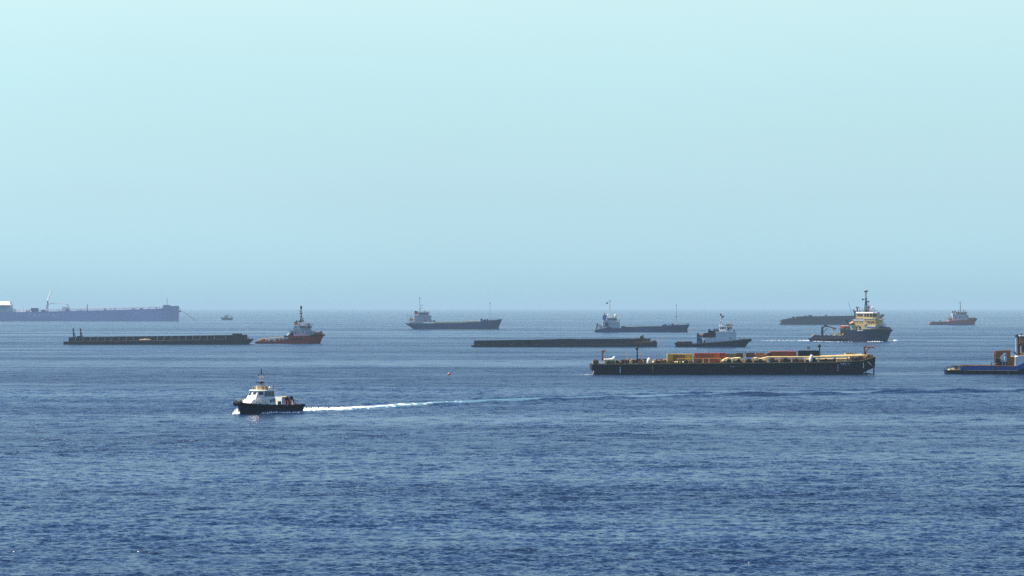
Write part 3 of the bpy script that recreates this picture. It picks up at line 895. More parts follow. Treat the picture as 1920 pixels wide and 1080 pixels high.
MB().box(-.1, .5, -.1, .1, 2.6, 3.2).build("head", M_white, t)

# white floating mooring line left of the barge
def build_mooring_line():
    S = Ship("mooring_line", "pale mooring line floating on the water left of the cargo barge", "rope", 1101, 703.2)
    MB().path([(S.X(1088), 0, .05), (S.X(1096), .4, .12), (S.X(1104), 0, .12), (S.X(1111), -.2, .15), (S.X(1113), 0, 1.2), (S.X(1113.5), 0.2, 1.3)], .09, n=5).build("rope", M_white, S.root)
build_mooring_line()
# ------------------------------------------------------------------ dark hopper barge on the left
def build_left_barge():
    S = Ship("hopper_barge", "dark walled barge with two posts at its left end", "barge", 295, 646, 1.5, "dark empty barges", 11)
    r = S.root; N = -11
    MB().prism([(S.X(a), S.Z(b)) for a, b in ((118.5, 640.4), (118.5, 645), (120, 650), (462, 650), (463, 645), (470.6, 638), (470.6, 635.6), (450, 636.6), (300, 638.6))], N, 11).build("hull", M_bargesteel, r)
    def top(px): return 632.8 + (628.2 - 632.8) * (px - 128) / (459 - 128)
    def deck(px): return 639.9 + (636.4 - 639.9) * (px - 128) / (459 - 128)
    for w in (N + 1.5, 9.5):
        MB().prism([(S.X(a), S.Z(b)) for a, b in ((128, deck(128)), (459, deck(459)), (459, top(459)), (128, top(128)))], w, w + .5).build("cargo_wall", M_bargewall, r)
    MB().box(S.X(128), S.X(128) + .5, N + 2, 9.5, S.Z(640), S.Z(632.9)).box(S.X(459) - .5, S.X(459), N + 2, 9.5, S.Z(637), S.Z(628.4)).build("end_wall", M_bargewall, r)
    MB().prism([(S.X(a), S.Z(b)) for a, b in ((128, 640), (459, 636.5), (459, 635.4), (128, 638.9))], N - .12, N + .3).build("rubbing_strake", M_rust, r)
    for px in (141, 155.3, 169, 182.6, 196, 209, 222.3, 236, 249, 294, 307, 320, 334.5, 347.5, 360.5, 374, 387.4, 401, 422):
        MB().tube((S.X(px - .6), N + .5, S.Z(deck(px))), (S.X(px + .6), N + 1.3, S.Z(top(px) + .3)), .15, n=5).build("wall_stay", M_stay, r)
    for px in (158, 200, 226, 306, 357, 388):
        MB().ring((S.X(px), N - .3, S.Z(641)), .55, .26, 'Y', 12, 6).build("tyre_fender", M_rubber, r, smooth=True)
    S.box("deck_house", M_bargewall, 434, 450, 625.6, 633, N + 2.5, 4)
    S.box("deck_step", M_bargewall, 450.3, 459, 628, 636.6, N + 3, 6)
    for px in (135.8, 149.3):
        MB().tube(S.P(px, 634, N + 4), S.P(px, 615.2, N + 4), .36, .28, n=6).tube(S.P(px + 5, 634, N + 4), S.P(px + .5, 622, N + 4), .2).tube(S.P(px + 2.6, 634, N + 6), S.P(px + .3, 620, N + 4), .18).box(S.X(px) - .5, S.X(px) + .5, N + 3.5, N + 4.5, S.Z(619.4), S.Z(617.6)).build("spud_post", M_dark, r)
    MB().box(S.X(143), S.X(150), N + 3, N + 6, S.Z(633), S.Z(630)).build("winch_box", M_bargewall, r)
    for px, h in ((461, 2), (464, 1.5)): MB().tube(S.P(px, 636, N + 1), S.P(px, 636 - h * 1.4, N + 1), .3).build("bollard", M_dark, r)
    # the pale heap
    h = Ship("sand_heap", "pale sandy heap spilled along the wall of the left barge", "heap", 272, 646, 0)
    h.root.location = S.root.location + Vector((S.X(272), N + .75, S.Z(638.4))); 
    mb = MB(); L = 26 * S.s; n = 16; rings = []
    for i in range(n + 1):
        u = i / n; hh = 1.05 * math.sin(math.pi * u) ** .6 * (.7 + .5 * rnd.random()) + .05
        rings.append([(-L / 2 + L * u, -.7, 0), (-L / 2 + L * u, -.3, hh * .7), (-L / 2 + L * u, .25, hh), (-L / 2 + L * u, .7, 0)])
    mb.loft(rings).build("sand", M_sand, h.root)
    for a, b in ((325, 334), (404, 420), (363, 371)):
        S.box("rust_streak_plate", M_sand, a, b, deck(a) - 1.6, deck(a) - .4, N + 1.2, N + 1.6)
build_left_barge()

# ------------------------------------------------------------------ low dark barge in the middle
def build_mid_barge():
    S = Ship("hopper_barge", "low dark ribbed barge with a rusty superstructure at its right end", "barge", 1057, 650.6, 1.5, "dark empty barges", 11)
    r = S.root; N = -11
    MB().prism([(S.X(a), S.Z(b)) for a, b in ((883, 647.5), (883, 656), (1230.6, 656), (1231.6, 641.4), (1222, 642.4), (1172, 645), (890, 647))], N, 11).build("hull", M_bargesteel, r)
    def top(px): return float(np.interp(px, [888, 1000, 1078, 1080, 1150, 1190], [639.2, 637.4, 635.6, 636.4, 636, 635.4]))
    for w in (N + .8, 9.5):
        MB().prism([(S.X(888), S.Z(647.2)), (S.X(1190), S.Z(644.6))] + [(S.X(p), S.Z(top(p))) for p in (1190, 1150, 1080, 1078, 1000, 888)], w, w + .5).build("cargo_wall", M_bargewall, r)
    MB().box(S.X(888), S.X(888) + .5, N + 1.3, 9.5, S.Z(647.2), S.Z(639.3)).build("end_wall", M_bargewall, r)
    px = 892.0
    while px < 1168:
        if not 976 < px < 996:
            S.box("wall_rib", M_bargewall, px, px + 1.5, top(px) + .8, 646.6 - (px - 888) * .006, N + .35, N + .85)
        px += 5.6
    S.box("open_bay", M_dark, 977, 995.5, 639.5, 645.8, N + .55, N + .9)
    for a, b in ((894, 900), (955, 961), (1002, 1007.5), (1048, 1054)): S.box("deck_light_plate", M_sand, a, b, 645.4, 646.6, N + .2, N + .7)
    mb = MB()
    for k, a in enumerate((1136, 1138.5, 1141, 1143.5, 1146, 1148.3)): mb.box(S.X(a), S.X(a + 1.3), N + .66, N + .74, S.Z(645.9 + .08 * k), S.Z(644.7 + .1 * k))
    mb.build("name_mark", M_letter, r, kind="stuff")
    # superstructure
    S.prism("deck_house", M_bargewall, ((1184, 645), (1184, 635.4), (1196, 634.4), (1221, 635.2), (1218, 640), (1224, 644)), N + 3, 7)
    S.prism("sloping_ramp", paint("olive_steel", (0.10, 0.095, 0.065), .8, .4), ((1205, 636), (1213, 637), (1223, 643.5), (1208, 643.5)), N + 1.6, N + 2.6)
    S.prism("deck_house", M_rust, ((1199, 636), (1200, 632.4), (1204, 630.4), (1207, 632), (1209, 635.4)), N + 4, 0)
    S.tube("mast", M_rust, (1205, 632, N + 5), (1205, 628.6, N + 5), .35); S.tube("boom", M_dark, (1199.8, 631.6, N + 4), (1208, 629.6, N + 4), .3)
    for k in range(12):
        a = 1172 + k * 3.6; S.box("deck_plate", rnd.choice([M_rust, M_rustlight, M_deckbrown]), a, a + rnd.uniform(2.4, 3.4), 641.8 + rnd.uniform(-.6, 1.2) - k * .06, 645.2 - k * .1, N + .4 + .02 * k, N + 2)
    for a in (1223.5, 1226.5, 1229): S.tube("bollard", M_rust, (a, 642.4, N + 2), (a, 638.4, N + 2), .45)
    for a in (1222, 1228): S.box("winch_box", M_deckbrown, a, a + 3, 639.6, 642.6, N + 3, 2)
build_mid_barge()

# ------------------------------------------------------------------ far barge on the horizon
def build_far_barge():
    S = Ship("hopper_barge", "high hazy dark barge half hidden behind the big navy tug", "barge", 1560, 608.8, 0, "dark empty barges", 16)
    r = S.root; N = -16; M = paint("far_barge_steel", (0.045, 0.035, 0.050), .8, .25, (0.08, 0.05, 0.05), .1)
    MB().prism([(S.X(a), S.Z(b)) for a, b in ((1460, 609), (1462.5, 607.4), (1465.5, 604), (1465.5, 600), (1476.5, 599.2), (1477.5, 597), (1484.5, 596.2), (1492, 596), (1493.5, 593.6), (1640, 591.4), (1651, 591.6), (1653, 589.4), (1658, 589), (1656.8, 593.5), (1653.4, 597), (1648, 600), (1646, 613), (1461, 613))], N, 16).build("hull", M, r)
    for px in range(1496, 1645, 7): S.box("side_rib", M, px, px + 1.2, 598, 608, N - .35, N + .05)
    S.prism("rubbing_strake", M, ((1466, 598.4), (1646, 596.2), (1646, 597), (1466, 599.4)), N - .5, N - .38)
    for a, b, c in ((1486, 1490, 593.6), (1516, 1523, 591), (1508, 1514, 592), (1548, 1550.5, 590)): S.box("deck_box", M, a, b, c, 596.2, N + 2, N + 8)
    S.tube("crane_jib", M, (1600, 592, 0), (1593.5, 566.5, 0), .22)
build_far_barge()

# ------------------------------------------------------------------ coasters
def build_coaster_a():
    S = Ship("cargo_ship", "slate blue coaster with red funnel and tall masts, left of the blue funnelled one", "cargo ship", 850, 617.3, 0, "coasters at anchor", 7)
    r = S.root; s = S.s; B = 7.0
    S.hull(M_slate, [(759, 775, 5, 1.5, 605.9), (764, 777, 6.4, 4.5, 606.3), (775, 782, B, 6.6, 606.5), (800, 800, B, B, 606.6), (860, 860, B, B, 605.6), (898, 898, B, B, 603.4),
                     (899.5, 899, B, 6.8, 603.2), (912, 908, 6.8, 5.6, 600.8), (928, 921, 4.6, 2.6, 600.0), (941.8, 933.5, .5, .3, 598.1)], power=1.2)
    S.prism("bulb_bow", M_slate, ((925, 618), (925, 612), (933.5, 613.2), (935.6, 616), (936, 620), (928, 620)), -1.6, 1.6)
    S.box("anchor", M_dark, 935.2, 936.8, 606.6, 609.4, -2.0, -1.4)
    S.prism("boot_top", paint("dull_red_boot_top", (.10, .035, .06), .7, .1), ((822, 616.2), (922, 615.2), (929, 615), (928, 617.6), (822, 617.6)), -7.08, -6.7)
    S.prism("poop_bulwark", M_greywhite, ((768, 606.2), (793, 606.4), (793, 603.4), (768, 603.2)), -6.9, 6.9)
    S.prism("hatch_coaming", M_cream, ((814, 606.4), (897, 603.8), (899, 601.8), (815, 604)), -5.6, 5.6)
    S.prism("hatch_rail", M_cream, ((793, 606.4), (897, 603.4), (897, 602.7), (793, 605.6)), -6.95, -6.7)
    h = S.box("deckhouse", M_greywhite, 776.5, 808, 597, 603.4, -6, 6)
    S.box("deckhouse", M_greywhite, 777, 805.5, 591.3, 596.9, -5.4, 5.4)
    S.box("deckhouse", M_greywhite, 801, 808.6, 591.6, 602, -6.4, -5.6)
    w = S.prism("wheelhouse", M_greywhite, ((784.6, 591.2), (803.6, 591.2), (804.4, 586.2), (785, 586.2)), -5, 5)
    S.box("roof", M_greywhite, 784, 805.2, 585.4, 586.1, -5.6, 5.6, parent=w)
    S.windows(M_glass, [(a, a + 2.6, 587.2, 589.8) for a in (786, 789.4, 792.8, 796.2, 799.6)], -5.0, w)
    S.windows(M_glass, [(a, a + 1.1, 594.2, 596) for a in (779.6, 788, 793.6, 796, 801.9, 805)], -6.42 if False else -5.4, h)
    S.windows(M_glass, [(a, a + 1.2, 599, 601) for a in (783, 787, 791, 797, 803)], -6.0, h)
    f = S.box("funnel", M_funnelred, 777, 783.2, 585, 593, -2.4, 2.4); S.box("funnel_band", M_white, 776.9, 783.3, 590, 592.2, -2.5, 2.5, parent=f)
    S.box("funnel_top", M_dark, 776.4, 783.6, 583.8, 585, -2.6, 2.6, parent=f); S.tube("exhaust_pipe", M_dark, (779, 585), (779, 582.6), .5, parent=f)
    S.mast(M_greywhite, 786.6, 591, 558.4, .42, stays=((784, 576, 1.5), (791.5, 576, -1.5)), bars=((572.6, .5, 5.4), (577.5, .4, 4.8)), radar=((791.4, 577, 3), (791.6, 572.2, 2.2)), lamps=((786.6, 559), (796.4, 583.8)))
    S.tube("flagstaff", M_greywhite, (764, 606, 0), (763.4, 587.5, 0), .32)
    lb = MB().tube(S.P(767.5, 599), S.P(774.5, 599), 1.3, n=8).build("lifeboat", M_rust, r)
    MB().path([S.P(768, 603), S.P(769.6, 594), S.P(767, 591)], .3).path([S.P(773, 603), S.P(774.4, 594), S.P(771.6, 591)], .3).build("davit", M_greywhite, r)
    MB().tube(S.P(797, 602.5, -6.5), S.P(814, 601.8, -6.5), .45).box(S.X(812.4), S.X(816), -4, 4, S.Z(603.6), S.Z(600.6)).build("gangway_crane", M_rust, r)
    MB().box(S.X(795.2), S.X(799.6), -6.6, -5.9, S.Z(603), S.Z(600.4)).build("rescue_boat", M_funnelred, r)
    S.mast(M_greywhite, 918.4, 601, 567.2, .36, stays=((916.5, 588, 1), (920, 588, -1)), bars=((589, 1, 1), (578, .6, .6)), lamps=((918.4, 568.4),), name="foremast")
    MB().box(S.X(901), S.X(904.4), -3, 3, S.Z(603.4), S.Z(597.4)).build("windlass_house", M_dark, r)
    MB().box(S.X(905.5), S.X(911), -3.5, 3.5, S.Z(602), S.Z(599.2)).box(S.X(912), S.X(915), -2.5, 2.5, S.Z(601), S.Z(598)).build("windlass", M_slate, r)
    S.railing(M_greywhite, ((904, 602.6), (918, 600.6), (938, 598.6)), 1.4, 3.4, 12, .09)
    S.railing(M_greywhite, ((785, 585.6), (804, 585.6)), 1.3, 4.8, 8, .08)
    S.railing(M_greywhite, ((764, 603.4), (792, 603.4)), 1.2, 6.6, 10, .08)
build_coaster_a()

def build_coaster_b():
    S = Ship("cargo_ship", "slate coaster with blue funnel and a small flag on its mast", "cargo ship", 1204, 622.8, 0, "coasters at anchor", 6.5)
    r = S.root; B = 6.5
    S.hull(M_slate, [(1114.6, 1116, 4.5, 3, 619.4), (1118, 1119, 5.8, 5, 618.4), (1128, 1128, B, 6.2, 616.6), (1150, 1150, B, B, 615.4), (1200, 1200, B, B, 614.4), (1240, 1240, B, B, 612.4),
                     (1252, 1250, B, 6.2, 610.6), (1260, 1258, 6.2, 5.2, 609.6), (1276, 1270, 5, 3, 609.4), (1294.2, 1286.5, .4, .3, 608.2)], power=1.2)
    S.prism("bulb_bow", paint("faded_red_boot", (.20, .05, .07), .7, .1), ((1281, 624), (1283, 618.8), (1287, 619), (1290.6, 621), (1290.4, 624)), -1.5, 1.5)
    S.box("anchor", M_dark, 1287.2, 1289.4, 616.2, 619, -1.8, -1.2)
    S.prism("hatch_coaming", paint("rust_edge_coaming", (.09, .05, .04), .8, .4), ((1166, 615), (1238, 613), (1238, 611.4), (1166, 613)), -5.4, 5.4)
    S.prism("hatch_cover", M_slate, ((1238.6, 612.4), (1244, 608.4), (1250.6, 608.2), (1251, 611.6)), -5, 5)
    S.box("hatch_cover", paint("grey_hatch", (.16, .18, .17), .7, .2), 1165, 1173.4, 611.4, 614.4, -4.5, 4.5)
    h = S.box("deckhouse", M_greywhite, 1143, 1162, 604, 615, -5.6, 5.6)
    S.box("deckhouse", M_greywhite, 1130, 1142.8, 604, 613.5, -5, 5)
    S.box("deckhouse", M_greywhite, 1131.5, 1158, 600.6, 603.8, -5, 5)
    w = S.box("wheelhouse", M_greywhite, 1138, 1157, 596.6, 600.5, -4.6, 4.6)
    S.box("roof", M_greywhite, 1137.4, 1157.8, 595.8, 596.5, -5, 5, parent=w)
    S.windows(M_glass, [(a, a + 2.2, 597.6, 599.6) for a in (1139.4, 1142.4, 1145.4, 1148.4, 1151.4, 1154.2)], -4.6, w)
    S.windows(M_glass, [(a, a + 1.2, 601.4, 602.8) for a in (1136.4, 1148.6, 1150.6)], -5.0, h)
    S.windows(M_glass, [(a, a + 1.1, 605.4, 607.4) for a in (1145, 1151.4, 1158)], -5.6, h)
    S.windows(M_dark, [(1135.2, 1140.8, 605, 612)], -5.0, h, name="stair_opening")
    f = S.box("funnel", M_funnelblue, 1130.4, 1137, 592.4, 600.5, -2, 2); S.tube("exhaust_pipe", M_dark, (1135, 593), (1133.8, 587.2), .45, parent=f)
    S.tube("exhaust_pipe", M_dark, (1136.6, 594), (1138.6, 592), .4, parent=f); S.box("funnel_top", M_dark, 1130, 1137.4, 591.6, 592.4, -2.1, 2.1, parent=f)
    S.mast(M_cream, 1144, 596, 563.6, .36, bars=((565, .8, 1.4), (577, .5, .5), (585, 1, 1)), radar=((1150, 594.5, 2),), lamps=((1144, 564),))
    fl = MB().loft([[S.P(1137, 566.8, -.1), S.P(1141.2, 566.4, .2), S.P(1141, 568, .2), S.P(1137.2, 568.4, -.1)], [S.P(1137, 566.8, .02), S.P(1141.2, 566.4, .32), S.P(1141, 568, .32), S.P(1137.2, 568.4, .02)]]).build("flag", M_white, r)
    MB().loft([[S.P(1136.6, 568.5, -.1), S.P(1140.6, 568.1, .2), S.P(1140, 569.8, .2), S.P(1136.8, 569.8, -.1)], [S.P(1136.6, 568.5, .02), S.P(1140.6, 568.1, .32), S.P(1140, 569.8, .32), S.P(1136.8, 569.8, .02)]]).build("flag_stripe", M_dark, fl)
    for a, b, rr in ((1154, 591.6, 1.2), (1140.4, 590.5, .7), (1161.4, 600.6, .7), (1143.4, 601.6, .7)):
        MB().ball(S.P(a, b, -3), rr, 8).tube(S.P(a, b + 5, -3), S.P(a, b, -3), .2).build("satellite_dome", M_white, r, smooth=True)
    MB().tube(S.P(1152, 596), S.P(1156, 589.8), .2).tube(S.P(1150, 596), S.P(1152.6, 592), .3).box(S.X(1147), S.X(1150), -1, 1, S.Z(595), S.Z(593.6)).build("bridge_gear", M_cream, r)
    # poop clutter
    for a, b, c, d in ((1118.6, 1122, 606.6, 611), (1123.4, 1126, 607, 613), (1117.4, 1127.4, 611.4, 612.4), (1118, 1120, 612, 618), (1125.4, 1130, 610, 617)):
        S.box("poop_deck_gear", rnd.choice([M_greywhite, M_rust, M_greywhite]), a, b, c, d, -4.4 + rnd.random(), 2)
    S.railing(M_greywhite, ((1117, 617.6), (1142, 615.4)), 1.3, 6.0, 10, .09)
    S.prism("bulwark", M_slate, ((1128, 617), (1142, 612.4), (1150, 615.6)), -6.4, -6.1)
    S.mast(M_greywhite, 1268.6, 609.6, 571.6, .36, bars=((594, 1, 1), (573, .4, .4)), lamps=((1268.6, 572.4), (1268.4, 594)), name="foremast")
    S.tube("flagstaff", M_greywhite, (1263, 610), (1263, 600.8), .22)
    MB().box(S.X(1260), S.X(1263.4), -3, 3, S.Z(610), S.Z(606.4)).box(S.X(1254), S.X(1256), -3, 3, S.Z(611), S.Z(608.6)).build("windlass", M_slate, r)
    S.prism("foredeck_cover", M_cream, ((1268, 609), (1269.6, 606.6), (1272.6, 606.4), (1274, 609)), -2, 2)
    S.railing(M_greywhite, ((1256, 610), (1292, 608.2)), 1.0, 3.2, 10, .08)
build_coaster_b()

# ------------------------------------------------------------------ tanker
def build_tanker():
    S = Ship("oil_tanker", "huge hazy mauve tanker with white bridge lying on the left horizon", "tanker", 140, 601.8, 2.0, None, 24)
    r = S.root; B = 24
    def top(px): return float(np.interp(px, [-70, 20, 190, 300, 308, 332], [587, 585.6, 582, 578.6, 574.2, 573.4]))
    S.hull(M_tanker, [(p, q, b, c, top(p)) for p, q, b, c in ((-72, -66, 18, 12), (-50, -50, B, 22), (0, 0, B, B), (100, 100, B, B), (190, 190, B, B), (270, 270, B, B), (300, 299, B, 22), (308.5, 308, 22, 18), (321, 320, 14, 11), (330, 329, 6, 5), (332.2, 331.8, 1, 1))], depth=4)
    lt = lettering("CAPITAL", 7.2 * S.s, M_tankerletter, r, (S.X(50), -24.12, S.Z(595)), width=61.5 * S.s, spacing=1.25); lt["label"] = "large white letters CAPITAL on the hull side"
    S.prism("hull_mark", M_tankerletter, ((117.8, 588), (118.8, 587.6), (117.6, 590), (118.4, 593), (117.4, 592.6), (116.8, 590)), -24.15, -23.9)
    S.prism("hull_mark", M_tankerletter, ((252.4, 584.6), (254, 586), (253.2, 588.6), (252, 587)), -24.15, -23.9)
    h = S.box("bridge_block", M_greywhite, -40, 18, 572, 586, -18, 18)
    S.box("bridge_block", M_greywhite, -38, 23, 578.6, 585.8, -20, 20)
    w = MB().plan([(S.X(-32), -22), (S.X(19), -22), (S.X(21), 0), (S.X(19), 22), (S.X(-32), 22)], S.Z(571.8), S.Z(565), [(S.X(-31), -9), (S.X(15), -9), (S.X(16), 0), (S.X(15), 9), (S.X(-31), 9)]).build("wheelhouse", M_tankerwhite, r)
    S.windows(M_glass, [(-28 + 6 * k, -24 + 6 * k, 575, 577) for k in range(7)], -18, h)
    S.prism("bridge_front_ramp", M_tankerwhite, ((18, 586), (18, 584), (24, 583.6), (26, 584.6), (26, 586)), -20, 20)
    # hose crane
    S.box("crane_pedestal", M_greywhite, 83, 87, 572, 585, -3, 3)
    S.tube("crane_jib", M_tankerwhite, (86, 564, 0), (93.2, 542.8, 0), 1.6, 1.1); S.tube("crane_post", M_dark, (86, 572, 0), (86, 563.4, 0), 1.1)
    MB().path([S.P(87, 571), S.P(92, 568.8), S.P(108, 569), S.P(121, 569.6), S.P(125, 572), S.P(126.5, 583)], .5).tube(S.P(122, 570), S.P(122, 583), .5).build("hose_gantry", M_greywhite, r)
    S.box("manifold_house", M_greywhite, 114, 126, 575.6, 584, -8, 8); S.box("manifold_house", M_slate, 55, 68, 577.6, 585, -8, 8)
    for px in (160,): MB().tube(S.P(px, 584), S.P(px, 570.6), 1.0, .6).tube(S.P(px - 1.5, 577), S.P(px + 1.5, 577), .5).tube(S.P(px - 1.5, 584), S.P(px, 575), .5).tube(S.P(px + 1.8, 584), S.P(px, 575), .5).build("vent_mast", M_slate, r)
    S.tube("deck_post", M_greywhite, (40.6, 585), (40.6, 572.6), .35)
    # pipe rack along the deck
    mb = MB()
    for y in (2.6, 4.6): mb.path([S.P(px, top(px) - y, -6) for px in (26, 60, 100, 140, 190, 250, 300)], .45, n=5)
    px = 28.0
    while px < 302:
        mb.tube(S.P(px, top(px) + .3, -6), S.P(px, top(px) - 4.8, -6), .4, n=4); px += rnd.uniform(3.5, 7)
    mb.build("pipe_rack", M_greywhite, r)
    for k in range(46):
        px = rnd.uniform(26, 300); hh = rnd.uniform(1.2, 3.6); wd = rnd.uniform(1.2, 5)
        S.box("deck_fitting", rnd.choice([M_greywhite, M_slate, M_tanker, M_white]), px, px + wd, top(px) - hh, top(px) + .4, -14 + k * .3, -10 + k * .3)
    for px in (28, 34, 38, 43): S.box("deck_fitting", M_tankerwhite, px, px + 3, 581.6, 585.4, -15, -5)
    S.mast(M_greywhite, 309.8, 576, 557.8, .7, bars=((563.6, 1.4, 1.4), (567, .8, .8)), name="foremast")
    S.box("windlass", M_slate, 303, 316, 572, 576, -8, 8); S.prism("bow_fairlead", M_tankerwhite, ((319, 573.6), (320, 570.4), (322.4, 572), (324, 573.8)), -3, 3)
    MB().path([S.P(332, 576.6, -2), S.P(336, 581, -2), S.P(341.5, 585.6, -2), S.P(350, 591.5, -2), S.P(357, 595.4, -2), S.P(365, 602.5, -2)], .32, n=5).build("anchor_chain", M_dark, r)
    S.box("anchor", M_dark, 332.6, 336, 582.4, 585.4, -3, 0)
build_tanker()
# ------------------------------------------------------------------ tugs
def clutter(S, x0, x1, yb, ht, w0, w1, mats, n, name="deck_gear"):
    for k in range(n):
        a = rnd.uniform(x0, x1); l = rnd.uniform(.03, .09) * (x1 - x0) + .8; h = rnd.uniform(.3, 1.0) * ht
        y = yb(a) if callable(yb) else yb
        q = rnd.random()
        w = rnd.uniform(w0, w1)
        mb = MB()
        if q < .5: mb.box(S.X(a), S.X(a + l), w, w + 1.2, S.Z(y) - .02 - .003 * k, S.Z(y - h))
        elif q < .8: mb.tube(S.P(a, y, w), S.P(a + rnd.uniform(-1, 1), y - h, w), .16)
        else: mb.tube(S.P(a, y - h * .4, w), S.P(a + l * 1.5, y - h * .5, w), .22, n=8)
        mb.build(name, rnd.choice(mats), S.root)

def build_red_tug():
    S = Ship("tugboat", "red brown offshore tug with a long low aft deck, right of the left barge", "tugboat", 541, 644.2, 0, "tugs and supply boats", 6)
    r = S.root; B = 6.2
    S.hull(M_redhull, [(476.5, 479, 5.2, 4.6, 641.2), (482, 483, B, 5.8, 641.0), (520, 520, B, B, 640.2), (534, 534, B, B, 637.6), (541, 541, B, B, 632.4), (546, 546, B, B, 630.2), (575, 573, B, 5.8, 629.4), (592, 587, 5, 3.6, 628.6), (602, 595, 2.8, 1.4, 627.9), (607, 598.2, .4, .3, 627.4)], power=1.3)
    S.prism("bow_bulwark", M_redpale, ((580, 629), (580.5, 624), (598, 622.6), (600, 621), (602, 621.2), (605.6, 627.4), (606.4, 629), (595, 629)), -2.8, 2.8)
    MB().path([S.P(582, 628.8, -5.8), S.P(592, 628.4, -5.0), S.P(602, 627.9, -2.8), S.P(607.4, 628.6, 0), S.P(602, 627.9, 2.8)], .55, n=8).build("bow_fender", M_rubber, r)
    def yb(px): return 641.0 - (px - 478) * .012
    for w in (-6.1, 5.8):
        S.prism("aft_bulwark", M_redpale, ((479, 641.2), (481, 639.6), (530, 637.4), (534, 633), (534, 638.4)), w, w + .25)
    MB().path([S.P(484, 637.2, -6), S.P(500, 634.6, -6), S.P(515, 633.4, -6), S.P(533, 632.2, -6)], .2).build("cargo_rail", M_yellow, r)
    for px in (486, 491, 496.5, 502, 507, 512, 517, 522, 527): S.tube("rail_stay", rnd.choice([M_yellow, M_redpale, M_orange]), (px - 1.2, 641, -6.1), (px, 634.2 + (527 - px) * .06, -6), .22)
    clutter(S, 486, 530, yb, 5.4, -5, 3, [M_redpale, M_orange, M_dark, M_rust, M_rustlight, M_redhull], 26)
    S.tyres(M_rubber, [(482, 642.4), (488, 642.4), (495, 642.2), (503, 642.2), (511, 642)], .5, -6.45)
    S.box("side_panel", M_greywhite, 532.5, 540.5, 632.4, 636, -6.35, -6.1)
    S.box("winch_house", M_dark, 532, 543, 629, 632, -4, 4)
    MB().tube(S.P(537, 630.6, -2), S.P(541, 626, -2), .7).tube(S.P(541, 626, -2), S.P(543.5, 628, -2), .5).build("deck_crane", M_white, r)
    S.box("winch", M_dark, 543.4, 549.5, 623, 630, -3, 3); S.box("boat_deck", M_dark, 542.4, 550, 620.2, 621.8, -5, 5)
    h = S.box("deckhouse", M_greywhite, 550, 582, 619.6, 629.6, -5, 5)
    S.prism("deckhouse", M_greywhite, ((582.1, 629.3), (582.1, 619.8), (587, 621.5), (589, 629)), -4, 4)
    S.windows(M_glass, [(553.4, 555.4, 622.2, 626), (575, 576.6, 622.4, 625), (568, 569.2, 622, 624.4), (579.2, 580.4, 622, 624.4)], -5.0, h)
    S.prism("bridge_deck", M_greywhite, ((549, 619.4), (551.4, 610.6), (574, 610.6), (580, 614.6), (583, 619.4)), -4.4, 4.4)
    w = S.prism("wheelhouse", M_greywhite, ((560.5, 616.4), (561.6, 611.6), (583.6, 611.6), (581.6, 616.6)), -4.9, 4.9)
    S.prism("roof", M_white, ((559.6, 611.4), (560.4, 610), (584.4, 610), (584.8, 611.4)), -5.2, 5.2, parent=w)
    S.windows(M_glass, [(a, a + 2.4, 612.3, 614.7) for a in (562.6, 565.6, 568.6, 571.4)] + [(576.4, 581.6, 611.9, 615.2)], -4.9, w)
    S.box("bridge_wing", M_cream, 575, 582.4, 609.2, 609.95, -5.6, -3, parent=w)
    S.windows(M_white, [(560.4, 564.6, 616.8, 618.8), (570, 572, 621, 625)], -5.04, h, name="notice_board")
    f = S.prism("funnel", M_orange, ((551.6, 610), (551.6, 605.4), (557.6, 604.8), (558.4, 610)), -3.4, -1.2); S.box("funnel_top", M_dark, 551, 556.6, 603.2, 604.9, -3.5, -1.1, parent=f)
    S.tube("exhaust_pipe", M_dark, (556, 605, -2.2), (555.6, 600.4, -2.2), .35, parent=f)
    S.box("funnel_casing", M_greywhite, 559, 569, 603, 610, -2, 2)
    MB().box(S.X(558.4), S.X(564.4), -2.2, 2.2, S.Z(603.6), S.Z(601.4)).tube(S.P(566.6, 610, -1), S.P(566.8, 595.5, -1), .3).tube(S.P(569, 610, 1), S.P(567, 600, 1), .25).build("signal_platform", M_dark, r)
    S.mast(M_dark, 563.4, 610, 574.2, .46, stays=((559, 596, -1.5), (567.5, 600, 1.5), (561, 590, 1)), bars=((583, 2.6, .8), (579, .7, 1.2), (588, 3.2, 2.6), (594, 1.2, 2)), radar=((563.4, 586.5, 1.8), (561, 583, 1.6)), lamps=((563.4, 575.4), (563.4, 578)))
    for px, b in ((573, 604.6), (576.5, 606), (579, 605.4)): S.tube("antenna", M_dark, (px, 610, -2), (px + .2, b, -2), .14)
    MB().ball(S.P(577, 607.6, -2), .5, 8).build("searchlight", M_dark, r)
    S.railing(M_dark, ((571, 610), (586, 610.4)), 1.0, 4.6, 6, .06); S.railing(M_greywhite, ((550, 619.6), (559, 619.6)), 1.0, 4.8, 5, .06)
    S.prism("foredeck_housing", M_white, ((585, 624.6), (586, 620.6), (589, 620.2), (592, 623), (592, 625)), -2, 2)
    S.tyres(M_rubber, [(548.5, 635.5), (556, 635), (563, 634.6)], .9, -6.4)
build_red_tug()

